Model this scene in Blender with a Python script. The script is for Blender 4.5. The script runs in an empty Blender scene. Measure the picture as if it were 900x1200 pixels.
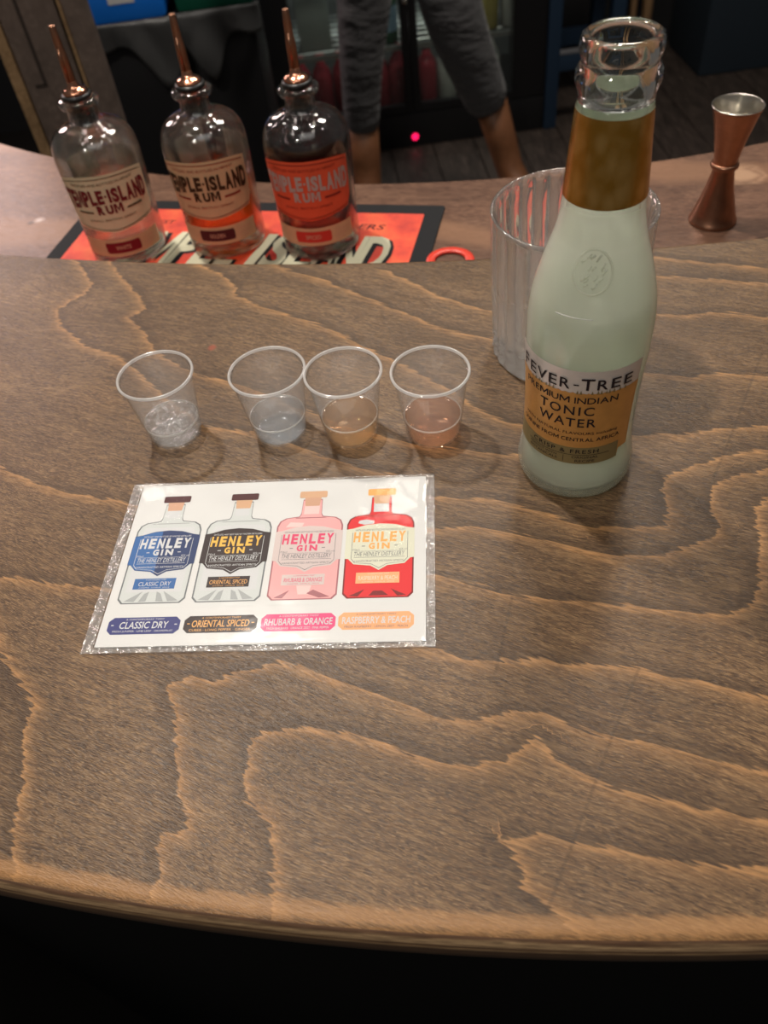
import bpy, bmesh, math, random
import numpy as np
from mathutils import Vector, Matrix, noise as mnoise
random.seed(7)
S = bpy.context.scene
COL = S.collection
PI = math.pi
R = math.radians
ZT = 1.05                       # height of the bar top above the floor

# ------------------------------------------------------------------ camera
pitch, roll, FPX, CAMH = R(48.386), R(-7.893), 951.6, 0.2997
fw = Vector((0, math.cos(pitch), -math.sin(pitch)))
up0 = Vector((0, math.sin(pitch), math.cos(pitch))); r0 = Vector((1, 0, 0))
rt = math.cos(roll) * r0 + math.sin(roll) * up0
up = -math.sin(roll) * r0 + math.cos(roll) * up0
cd = bpy.data.cameras.new('camera'); cam = bpy.data.objects.new('camera', cd); COL.objects.link(cam)
cam.matrix_world = Matrix(((rt.x, up.x, -fw.x, 0), (rt.y, up.y, -fw.y, 0), (rt.z, up.z, -fw.z, ZT + CAMH), (0, 0, 0, 1)))
cd.sensor_fit = 'VERTICAL'; cd.lens = 6.86; cd.sensor_height = 6.86 * 1200 / FPX; cd.sensor_width = cd.sensor_height * .75
cd.clip_start = .01; cd.clip_end = 50
cd.dof.use_dof = True; cd.dof.focus_distance = .37; cd.dof.aperture_fstop = 3.0
S.camera = cam

# ------------------------------------------------------------------ world, lights, exposure
S.view_settings.view_transform = 'Standard'; S.view_settings.look = 'None'
S.view_settings.gamma = 1; S.view_settings.use_curve_mapping = False
S.view_settings.exposure = -0.22
S.render.film_transparent = False
S.cycles.use_denoising = True
S.cycles.max_bounces = 16; S.cycles.transmission_bounces = 14; S.cycles.transparent_max_bounces = 40
S.cycles.glossy_bounces = 6; S.cycles.diffuse_bounces = 3
S.cycles.sample_clamp_indirect = 6
w = bpy.data.worlds.new('world'); S.world = w; w.use_nodes = True
w.node_tree.nodes['Background'].inputs[0].default_value = (1, .94, .88, 1)
w.node_tree.nodes['Background'].inputs[1].default_value = .09

def spot(name, loc, target, power, color, size=75, blend=.6, rad=.035):
    l = bpy.data.lights.new(name, 'SPOT'); l.energy = power; l.color = color
    l.spot_size = R(size); l.spot_blend = blend; l.shadow_soft_size = rad
    o = bpy.data.objects.new(name, l); COL.objects.link(o)
    o.location = Vector(loc) + Vector((0, 0, ZT))
    d = Vector(target) - Vector(loc); o.rotation_euler = d.to_track_quat('-Z', 'Y').to_euler()
    return o
def area(name, loc, target, power, color, sx, sy):
    l = bpy.data.lights.new(name, 'AREA'); l.shape = 'RECTANGLE'; l.size = sx; l.size_y = sy; l.energy = power; l.color = color
    o = bpy.data.objects.new(name, l); COL.objects.link(o)
    o.location = Vector(loc) + Vector((0, 0, ZT))
    d = Vector(target) - Vector(loc); o.rotation_euler = d.to_track_quat('-Z', 'Y').to_euler()
    return o
WARM = (1, .92, .82)
spot('downlight', (-.36, 1.08, 1.5), (0, .35, 0), 100, WARM, rad=.045)
spot('downlight', (.30, 1.0, 1.6), (.05, .3, 0), 26, WARM, rad=.05)
spot('downlight', (-.62, -.55, 1.25), (.05, .5, 0), 40, WARM, 46)
spot('downlight', (1.0, .55, 1.5), (.2, .4, 0), 8, WARM)
spot('downlight', (-.85, .55, 1.6), (-.42, 1.40, -.25), 75, WARM, 34)  # added fill, aimed to brighten the wooden post
for i_, (x_, y_, z_) in enumerate(((-.75, .30, 1.6), (.45, .25, 1.6), (-.15, .05, 1.7), (.05, 1.75, 1.6), (.75, 1.5, 1.6), (-.75, 2.0, 1.6))):
    spot('small_downlight', (x_, y_, z_), (x_ * .5, .7, 0), 2.8, WARM, 100, .5, .07)
area('ceiling_fill', (0.1, -.35, 1.7), (0, .4, 0), 4, (1, .96, .92), 1.2, .8)  # unseen soft fill for bottle fronts and glass reflections
area('neon_panel', (-1.3, 3.08, .95), (-.2, .7, 0), 24, (1, .78, .76), .9, .5)
area('background_fill', (.7, 1.75, 1.7), (.5, 2.6, -.9), 30, WARM, .4, .4)  # unseen lamp added to brighten the background behind the bar

# ------------------------------------------------------------------ object helpers
def link(name, me, m=None, parent=None):
    o = bpy.data.objects.new(name, me); COL.objects.link(o)
    if m is not None and hasattr(me, 'materials'):
        for q in (m if isinstance(m, (list, tuple)) else [m]): me.materials.append(q)
    if parent: o.parent = parent
    return o
def obj(name, bm, m, parent=None, smooth=True, ang=None):
    me = bpy.data.meshes.new(name); bm.to_mesh(me); bm.free()
    if smooth:
        me.polygons.foreach_set('use_smooth', [True] * len(me.polygons))
        if ang: me.set_sharp_from_angle(angle=R(ang))
    return link(name, me, m, parent)
def thing(name, label, cat, loc=(0, 0, 0), rz=0, group=None):
    o = bpy.data.objects.new(name, None); COL.objects.link(o)
    o.empty_display_size = .02
    o.location = (loc[0], loc[1], loc[2] + ZT); o.rotation_euler = (0, 0, rz)
    o['label'] = label; o['category'] = cat
    if group: o['group'] = group
    return o
def tag(o, label, cat, group=None):
    o['label'] = label; o['category'] = cat
    if group: o['group'] = group
    return o
def struct(name, bm, m, smooth=False):
    o = obj(name, bm, m, None, smooth); o.location.z = ZT; o['kind'] = 'structure'; return o
def copy_tree(o, parent=None):
    c = o.copy(); COL.objects.link(c); c.parent = parent
    for ch in list(o.children): copy_tree(ch, c)
    return c

def box(bm, x0, x1, y0, y1, z0, z1, bev=0, mat=None):
    vs = [bm.verts.new((x, y, z)) for x in (x0, x1) for y in (y0, y1) for z in (z0, z1)]
    fs = [bm.faces.new([vs[i] for i in f]) for f in ((0, 1, 3, 2), (4, 6, 7, 5), (0, 4, 5, 1), (2, 3, 7, 6), (0, 2, 6, 4), (1, 5, 7, 3))]
    if bev:
        es = list({e for f in fs for e in f.edges})
        bmesh.ops.bevel(bm, geom=es, offset=bev, segments=2, affect='EDGES', profile=.6)
    return vs
def nb(): return bmesh.new()
def boxo(name, dims, m, parent=None, bev=0):
    b = nb(); box(b, *dims, bev=bev); return obj(name, b, m, parent, smooth=bool(bev), ang=40)
def lathe(bm, prof, n=64, rf=None, closed=False):
    """prof: list of (r, z); rf(a, r, z) optional radius override"""
    rings = []
    for (r, z) in prof:
        if r < 1e-6: rings.append([bm.verts.new((0, 0, z))])
        else:
            ring = []
            for k in range(n):
                a = 2 * PI * k / n; rr = rf(a, r, z) if rf else r
                ring.append(bm.verts.new((rr * math.cos(a), rr * math.sin(a), z)))
            rings.append(ring)
    pairs = list(zip(rings, rings[1:]))
    if closed: pairs.append((rings[-1], rings[0]))
    for A, B in pairs:
        for k in range(n):
            k2 = (k + 1) % n
            if len(A) == 1 and len(B) == 1: continue
            if len(A) == 1: bm.faces.new((A[0], B[k2], B[k]))
            elif len(B) == 1: bm.faces.new((A[k], A[k2], B[0]))
            else: bm.faces.new((A[k], A[k2], B[k2], B[k]))
    bmesh.ops.recalc_face_normals(bm, faces=bm.faces)
def smooth_prof(pts, step=.0015):
    """Catmull-Rom resampling of (r, z) points"""
    out = []
    P = [pts[0]] + list(pts) + [pts[-1]]
    for i in range(1, len(P) - 2):
        p0, p1, p2, p3 = [np.array(q, float) for q in P[i - 1:i + 3]]
        n = max(1, int(np.linalg.norm(p2 - p1) / step))
        for k in range(n):
            t = k / n
            q = .5 * ((2 * p1) + (p2 - p0) * t + (2 * p0 - 5 * p1 + 4 * p2 - p3) * t * t + (3 * p1 - p0 - 3 * p2 + p3) * t ** 3)
            out.append((max(0, q[0]), q[1]))
    out.append(tuple(pts[-1]))
    return out
def tube(bm, pts, rad, n=10, cap=True):
    pts = [Vector(p) for p in pts]
    rads = rad if isinstance(rad, (list, tuple)) else [rad] * len(pts)
    rings = []
    prev = None
    for i, p in enumerate(pts):
        d = (pts[min(i + 1, len(pts) - 1)] - pts[max(i - 1, 0)]).normalized()
        if prev is None: prev = d.orthogonal().normalized()
        u = (prev - d * prev.dot(d)).normalized(); prev = u; v = d.cross(u)
        rings.append([bm.verts.new(p + (u * math.cos(2 * PI * k / n) + v * math.sin(2 * PI * k / n)) * rads[i]) for k in range(n)])
    for A, B in zip(rings, rings[1:]):
        for k in range(n): bm.faces.new((A[k], A[(k + 1) % n], B[(k + 1) % n], B[k]))
    if cap:
        bm.faces.new(list(reversed(rings[0]))); bm.faces.new(rings[-1])
def poly(bm, pts, z):
    return bm.faces.new([bm.verts.new((p[0], p[1], z)) for p in pts])
def prism(bm, pts, z0, z1):
    a = [bm.verts.new((p[0], p[1], z0)) for p in pts]; b = [bm.verts.new((p[0], p[1], z1)) for p in pts]
    bm.faces.new(list(reversed(a))); bm.faces.new(b); n = len(pts)
    for i in range(n): bm.faces.new((a[i], a[(i + 1) % n], b[(i + 1) % n], b[i]))
def rrect(x0, x1, y0, y1, r, n=4):
    out = []
    for cx, cy, a0 in ((x1 - r, y1 - r, 0), (x0 + r, y1 - r, 90), (x0 + r, y0 + r, 180), (x1 - r, y0 + r, 270)):
        for k in range(n + 1):
            a = R(a0 + 90 * k / n); out.append((cx + r * math.cos(a), cy + r * math.sin(a)))
    return out
def chamf(x0, x1, y0, y1, c):
    return [(x0 + c, y0), (x1 - c, y0), (x1, y0 + c), (x1, y1 - c), (x1 - c, y1), (x0 + c, y1), (x0, y1 - c), (x0, y0 + c)]

# ------------------------------------------------------------------ lettering
_tc = {}
def raw_glyphs(text, bold, shear, spacing):
    if text == 'M':
        s_ = .125 + 2 * bold; k = .78; h = .70 + 2 * bold; P = [(0, 0), (0, 1), (s_ * 1.25, 1), (.5, .40), (1 - s_ * 1.25, 1), (1, 1), (1, 0), (1 - s_, 0), (1 - s_, .70), (.5, .10), (s_, .70), (s_, 0)]
        return [(x * k + shear * y * h, y * h - bold) for x, y in P], [(0, 1, 2, 10, 11), (2, 3, 9, 10), (3, 4, 8, 9), (4, 5, 6, 7, 8)]
    c = bpy.data.curves.new('lettering', 'FONT'); c.body = text; c.size = 1; c.offset = bold; c.shear = shear
    c.space_character = spacing; c.resolution_u = 3; c.fill_mode = 'FRONT'
    o = bpy.data.objects.new('lettering', c)
    me = bpy.data.meshes.new_from_object(o)
    V = [tuple(v.co[:2]) for v in me.vertices]; F = [tuple(p.vertices) for p in me.polygons]
    bpy.data.objects.remove(o); bpy.data.curves.remove(c); bpy.data.meshes.remove(me)
    return V, F
def glyphs(text, bold=0., shear=0., spacing=1.):
    key = (text, bold, shear, spacing)
    if key not in _tc and bold > 0 and 'M' in text:
        V = []; F = []; x = 0.
        for ch in text:
            if ch == ' ': x += .26 * spacing; continue
            v, f = raw_glyphs(ch, bold, shear, 1.); lo = min(p[0] for p in v); k = len(V)
            V += [(p[0] - lo + x, p[1]) for p in v]; F += [tuple(i + k for i in q) for q in f]
            x += max(p[0] for p in v) - lo + .10 * spacing
        x0 = min(v[0] for v in V); x1 = max(v[0] for v in V); y0 = min(v[1] for v in V); y1 = max(v[1] for v in V)
        _tc[key] = ([((v[0] - x0) / (x1 - x0), (v[1] - y0) / (y1 - y0)) for v in V], F)
    if key not in _tc:
        V, F = raw_glyphs(text, bold, shear, spacing)
        x0 = min(v[0] for v in V); x1 = max(v[0] for v in V); y0 = min(v[1] for v in V); y1 = max(v[1] for v in V)
        _tc[key] = ([((v[0] - x0) / (x1 - x0), (v[1] - y0) / max(1e-6, y1 - y0)) for v in V], F)
    return _tc[key]
def letter(bm, text, x0, x1, y0, y1, mapf, bold=.02, shear=0., spacing=1.):
    """text fitted to the rectangle, every vertex sent through mapf(x, y) -> 3D point"""
    V, F = glyphs(text, bold, shear, spacing)
    vs = [bm.verts.new(mapf(x0 + (x1 - x0) * a, y0 + (y1 - y0) * b)) for a, b in V]
    for f in F:
        try: bm.faces.new([vs[i] for i in f])
        except ValueError: pass
def flat(z): return lambda x, y: (x, y, z)

# ------------------------------------------------------------------ material helpers
class N:
    def __init__(s, name):
        s.m = bpy.data.materials.new(name); s.m.use_nodes = True; s.t = s.m.node_tree; s.t.nodes.clear()
        s.out = s.t.nodes.new('ShaderNodeOutputMaterial')
    def n(s, typ, props=None, **ins):
        nd = s.t.nodes.new('ShaderNode' + typ)
        for k, v in (props or {}).items(): setattr(nd, k, v)
        for k, v in ins.items():
            key = int(k[1:]) if k[0] == 'i' and k[1:].isdigit() else k.replace('_', ' ')
            s.set(nd.inputs[key], v)
        return nd
    def set(s, sock, v):
        if isinstance(v, bpy.types.NodeSocket): s.t.links.new(v, sock)
        elif isinstance(v, bpy.types.Node): s.t.links.new(v.outputs[0], sock)
        else:
            if isinstance(v, tuple) and len(v) == 3 and sock.type == 'RGBA': v = v + (1,)
            sock.default_value = v
    def math(s, op, a, b=0., c=0., clamp=False):
        nd = s.n('Math', {'operation': op, 'use_clamp': clamp}, i0=a, i1=b, i2=c); return nd.outputs[0]
    def mix(s, f, a, b, blend='MIX'):
        nd = s.t.nodes.new('ShaderNodeMix'); nd.data_type = 'RGBA'; nd.blend_type = blend
        s.set(nd.inputs[0], f); s.set(nd.inputs[6], a); s.set(nd.inputs[7], b); return nd.outputs[2]
    def ramp(s, f, stops, interp='LINEAR'):
        nd = s.n('ValToRGB', i0=f); cr = nd.color_ramp; cr.interpolation = interp
        while len(cr.elements) < len(stops): cr.elements.new(.5)
        for e, (p, c) in zip(cr.elements, stops):
            e.position = p; e.color = (c if isinstance(c, tuple) else (c, c, c)) + (1,)
        return nd.outputs[0]
    def noise(s, vec, scale, detail=2., rough=.5, dist=0.):
        nd = s.n('TexNoise', None, Scale=scale, Detail=detail, Roughness=rough, Distortion=dist)
        if vec is not None: s.set(nd.inputs['Vector'], vec)
        return nd
    def thin(s, f0=.04, nrm=None):
        lw = s.n('LayerWeight', None, Blend=.5)
        if nrm is not None: s.set(lw.inputs['Normal'], nrm)
        return s.math('MULTIPLY_ADD', s.math('POWER', lw.outputs['Facing'], 5.), 1 - f0, f0, clamp=True)
    def done(s, shader):
        s.t.links.new(shader.outputs[0] if isinstance(shader, bpy.types.Node) else shader, s.out.inputs[0]); return s.m
def pbr(name, col, rough=.5, metal=0., spec=.5, trans=0., ior=1.45, emit=None, estr=0., coat=0., grain=0., gscale=300, bump=0.):
    q = N(name); p = q.n('BsdfPrincipled', None, Base_Color=tuple(col), Roughness=rough, Metallic=metal, IOR=ior)
    p.inputs['Specular IOR Level'].default_value = spec; p.inputs['Transmission Weight'].default_value = trans
    p.inputs['Coat Weight'].default_value = coat
    if grain or bump:
        tc = q.n('TexCoord').outputs['Object']; nz = q.noise(tc, gscale, 3.)
        if grain:
            q.set(p.inputs['Base Color'], q.mix(nz.outputs[0], tuple(max(0, c * (1 - grain)) for c in col), tuple(min(1, c * (1 + grain)) for c in col)))
        if bump:
            b = q.n('Bump', None, Strength=bump, Distance=.001, Height=nz.outputs[0]); q.set(p.inputs['Normal'], b)
    if emit:
        p.inputs['Emission Color'].default_value = tuple(emit) + (1,); p.inputs['Emission Strength'].default_value = estr
    return q.done(p)
def clear_film(name, tint=(1, 1, 1), haze=.05, hazecol=(.9, .9, .9), rough=.05, ior=1.45, bumpscale=0, bumpstr=0., gl=1.0):
    """thin transparent plastic: passes light straight through, mirrors a little, scatters a little"""
    q = N(name)
    tr = q.n('BsdfTransparent', None, Color=tint); di = q.n('BsdfDiffuse', None, Color=hazecol)
    tl = q.n('BsdfTranslucent', None, Color=hazecol)
    hz = q.n('MixShader', None, i0=.5, i1=di.outputs[0], i2=tl.outputs[0])
    a = q.n('MixShader', None, i0=haze, i1=tr.outputs[0], i2=hz.outputs[0])
    gs = q.n('BsdfGlossy', None, Roughness=rough)
    bn = None
    if bumpscale:
        nz = q.noise(q.n('TexCoord').outputs['Object'], bumpscale, 2.)
        b = q.n('Bump', None, Strength=bumpstr, Distance=.002, Height=nz.outputs[0])
        q.set(gs.inputs['Normal'], b); bn = b
    f = q.math('MULTIPLY', q.thin(((ior - 1) / (ior + 1)) ** 2, bn), gl)
    return q.done(q.n('MixShader', None, i0=f, i1=a.outputs[0], i2=gs.outputs[0]))

def wood(name, ang, base, light, dark, linecol, rough=.34, attr=False, fl=260., fs=1500., knots=(), spec=.5, bands=0.):
    q = N(name)
    co = q.n('TexCoord').outputs['Object']
    wob = q.noise(co, 5., 2.)
    wv = q.n('VectorMath', {'operation': 'SCALE'}, i0=q.n('VectorMath', {'operation': 'SUBTRACT'}, i0=wob.outputs['Color'], i1=(.5, .5, .5)).outputs[0])
    wv.inputs['Scale'].default_value = .035
    c2 = q.n('VectorMath', {'operation': 'ADD'}, i0=co, i1=wv.outputs[0]).outputs[0]
    rot = q.n('Mapping', None, Vector=c2, Rotation=(0, 0, -ang)).outputs[0]
    fib = q.n('Mapping', None, Vector=rot, Scale=(fl, fs, fs)).outputs[0]
    n1 = q.noise(fib, 1., 3., .6).outputs[0]
    fib2 = q.n('Mapping', None, Vector=rot, Scale=(fl * .28, fs * .4, fs * .4)).outputs[0]
    n2 = q.noise(fib2, 1., 2.).outputs[0]
    fib3 = q.n('Mapping', None, Vector=rot, Scale=(fl * 1.1, fs * 2.1, fs * 2)).outputs[0]
    n3 = q.noise(fib3, 1., 1.).outputs[0]
    big = q.noise(q.n('Mapping', None, Vector=rot, Scale=(9, 22, 20)).outputs[0], 1., 3.).outputs[0]
    col = q.mix(q.ramp(n1, [(.38, 0.), (.60, 1.)]), dark, base)
    col = q.mix(q.math('MULTIPLY', q.ramp(n2, [(.45, 0.), (.75, 1.)]), .45), col, light)
    col = q.mix(q.math('MULTIPLY', q.ramp(n3, [(.53, 0.), (.66, 1.)]), .70), col, light)
    col = q.mix(q.math('MULTIPLY', q.ramp(big, [(.35, 0.), (.62, 1.)]), .38), col, tuple(.55 * c for c in dark))
    if bands:
        wvx = q.n('TexWave', {'wave_type': 'BANDS', 'bands_direction': 'Y'}, Vector=rot, Scale=bands, Distortion=9., Detail=2., Detail_Scale=.6)
        col = q.mix(q.math('MULTIPLY', q.ramp(wvx.outputs[0], [(.72, 0.), (.95, 1.)]), .55), col, linecol)
    if attr:
        g = q.n('Attribute', {'attribute_name': 'grain'}).outputs['Fac']
        jag = q.math('MULTIPLY', q.math('SUBTRACT', q.noise(q.n('Mapping', None, Vector=rot, Scale=(50, 560, 600)).outputs[0], 1., 2.).outputs[0], .5), .0085)
        g2 = q.math('ADD', g, jag)           # metres; 0 at the ring line, positive on its pale side
        f = q.ramp(q.math('MULTIPLY_ADD', g2, 1 / .03, .5), [(.0, 0.), (.484, 0.), (.505, 1.), (.56, .46), (.64, .17), (.82, 0.)])
        near = q.ramp(q.math('MULTIPLY', q.n('Attribute', {'attribute_name': 'ring_dist'}).outputs['Fac'], 1 / .02, clamp=True), [(.25, 1.), (.46, 0.)])
        f = q.math('MULTIPLY', q.math('MULTIPLY', f, near), q.math('MULTIPLY_ADD', n2, 1.3, -.08), clamp=True)
        col = q.mix(f, col, linecol)
        dk = q.ramp(q.math('MULTIPLY_ADD', g2, 1 / .03, .5), [(.20, 0.), (.46, 1.), (.49, 0.)])
        col = q.mix(q.math('MULTIPLY', q.math('MULTIPLY', dk, near), .5), col, tuple(.6 * c for c in dark))
        ed = q.n('Attribute', {'attribute_name': 'edge'}).outputs['Fac']     # distance from the sanded front edge
        ej = q.math('ADD', ed, q.math('MULTIPLY', jag, .7))
        fe = q.ramp(q.math('MULTIPLY', ej, 1 / .02, clamp=True), [(0., .95), (.10, .9), (.125, .45), (.16, .5), (.20, .95), (.42, .75), (.52, 0.)])
        col = q.mix(q.math('MULTIPLY', fe, .62), col, q.mix(n1, tuple(c * .75 for c in linecol), tuple(c * 1.1 for c in linecol)))
        sc = q.n('Attribute', {'attribute_name': 'scratch'}).outputs['Fac']
        fsx = q.ramp(q.math('MULTIPLY', sc, 1 / .002, clamp=True), [(0., 1.), (.3, .35), (.5, 0.)])
        col = q.mix(q.math('MULTIPLY', fsx, .5), col, tuple(.3 * c for c in dark))
        for (kx, ky, kr, kc) in knots:
            d = q.n('VectorMath', {'operation': 'DISTANCE'}, i0=c2, i1=(kx, ky, 0)).outputs['Value']
            kn = q.ramp(q.math('ADD', q.math('MULTIPLY', d, 1 / (2 * kr)), q.math('MULTIPLY', q.math('SUBTRACT', n1, .5), .5)), [(.3, 1.), (.55, 0.)])
            col = q.mix(q.math('MULTIPLY', kn, .75), col, kc)
    if not attr:
        for (kx, ky, kr, kc) in knots:
            d = q.n('VectorMath', {'operation': 'DISTANCE'}, i0=q.n('VectorMath', {'operation': 'MULTIPLY'}, i0=c2, i1=(1, 1, 0)).outputs[0], i1=(kx, ky, 0)).outputs['Value']
            kn = q.ramp(q.math('ADD', q.math('MULTIPLY', d, 1 / (2 * kr)), q.math('MULTIPLY', q.math('SUBTRACT', n2, .5), .5)), [(.28, 1.), (.42, .15), (.5, .6), (.6, 0.)])
            col = q.mix(q.math('MULTIPLY', kn, .8), col, kc)
    p = q.n('BsdfPrincipled', None, Base_Color=col, Roughness=q.math('MULTIPLY_ADD', n1, .22, rough - .08))
    p.inputs['Specular IOR Level'].default_value = spec
    b = q.n('Bump', None, Strength=.45, Distance=.0004, Height=q.math('ADD', n1, n3)); q.set(p.inputs['Normal'], b)
    return q.done(p)

MBLACK = pbr('black_paint', (.006, .006, .007), .5)
COPPER = pbr('copper', (.40, .205, .13), .32, 1., grain=.3, gscale=110)
COPPERB = pbr('bright_copper', (.80, .38, .24), .16, 1.)
STEEL = pbr('brushed_steel', (.72, .68, .60), .22, 1.)
RUBBER = pbr('black_rubber', (.012, .012, .012), .35)
PAPER = pbr('card_paper', (.60, .60, .592), .5, spec=.3)
def ink(name, col, rough=.5): return pbr(name, tuple(.86 * c for c in col), rough, spec=.25)
I_NAVY = ink('navy_ink', (.018, .040, .13)); I_BLUE = ink('blue_ink', (.035, .13, .36)); I_BROWN = ink('dark_brown_ink', (.030, .016, .015))
I_WHITE = ink('white_ink', (.63, .64, .65)); I_GOLD = ink('yellow_ink', (.82, .48, .08)); I_ORANGE = ink('orange_ink', (.85, .42, .12))
I_GREY = ink('pale_grey_ink', (.60, .63, .62)); I_DGREY = ink('grey_ink', (.16, .17, .18)); I_MGREY = ink('mid_grey_ink', (.38, .40, .40))
I_PINK = ink('pink_ink', (.82, .40, .40)); I_PINKD = ink('deep_pink_ink', (.72, .07, .16)); I_RED = ink('red_ink', (.72, .022, .026))
I_CREAM = ink('cream_ink', (.70, .70, .56)); I_PEACH = ink('peach_ink', (.88, .42, .20)); I_MAROON = ink('maroon_ink', (.075, .016, .018))
I_CORK = ink('cork_ink', (.62, .36, .24)); I_WOODC = ink('pale_wood_ink', (.66, .40, .24)); I_PKLAB = ink('rose_label_ink', (.66, .55, .53))
I_DKPINK = ink('dull_rose_ink', (.38, .14, .16)); I_DKRED = ink('dark_red_ink', (.20, .012, .012)); I_BLACK = ink('black_ink', (.012, .012, .014))

# ------------------------------------------------------------------ bar top (plan arcs measured on site)
def arc_y(cx, cy, r, x): return cy - math.sqrt(max(1e-6, r * r - (x - cx) ** 2))
def y_front(x): return arc_y(.2373, 1.3788, 1.3280, x)
def y_back(x): return arc_y(.3785, 2.2098, 1.7555, x)
def y_far(x): return arc_y(.2950, 1.7883, 1.0369, x)
DC = -.09                      # service counter height relative to the bar top

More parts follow.
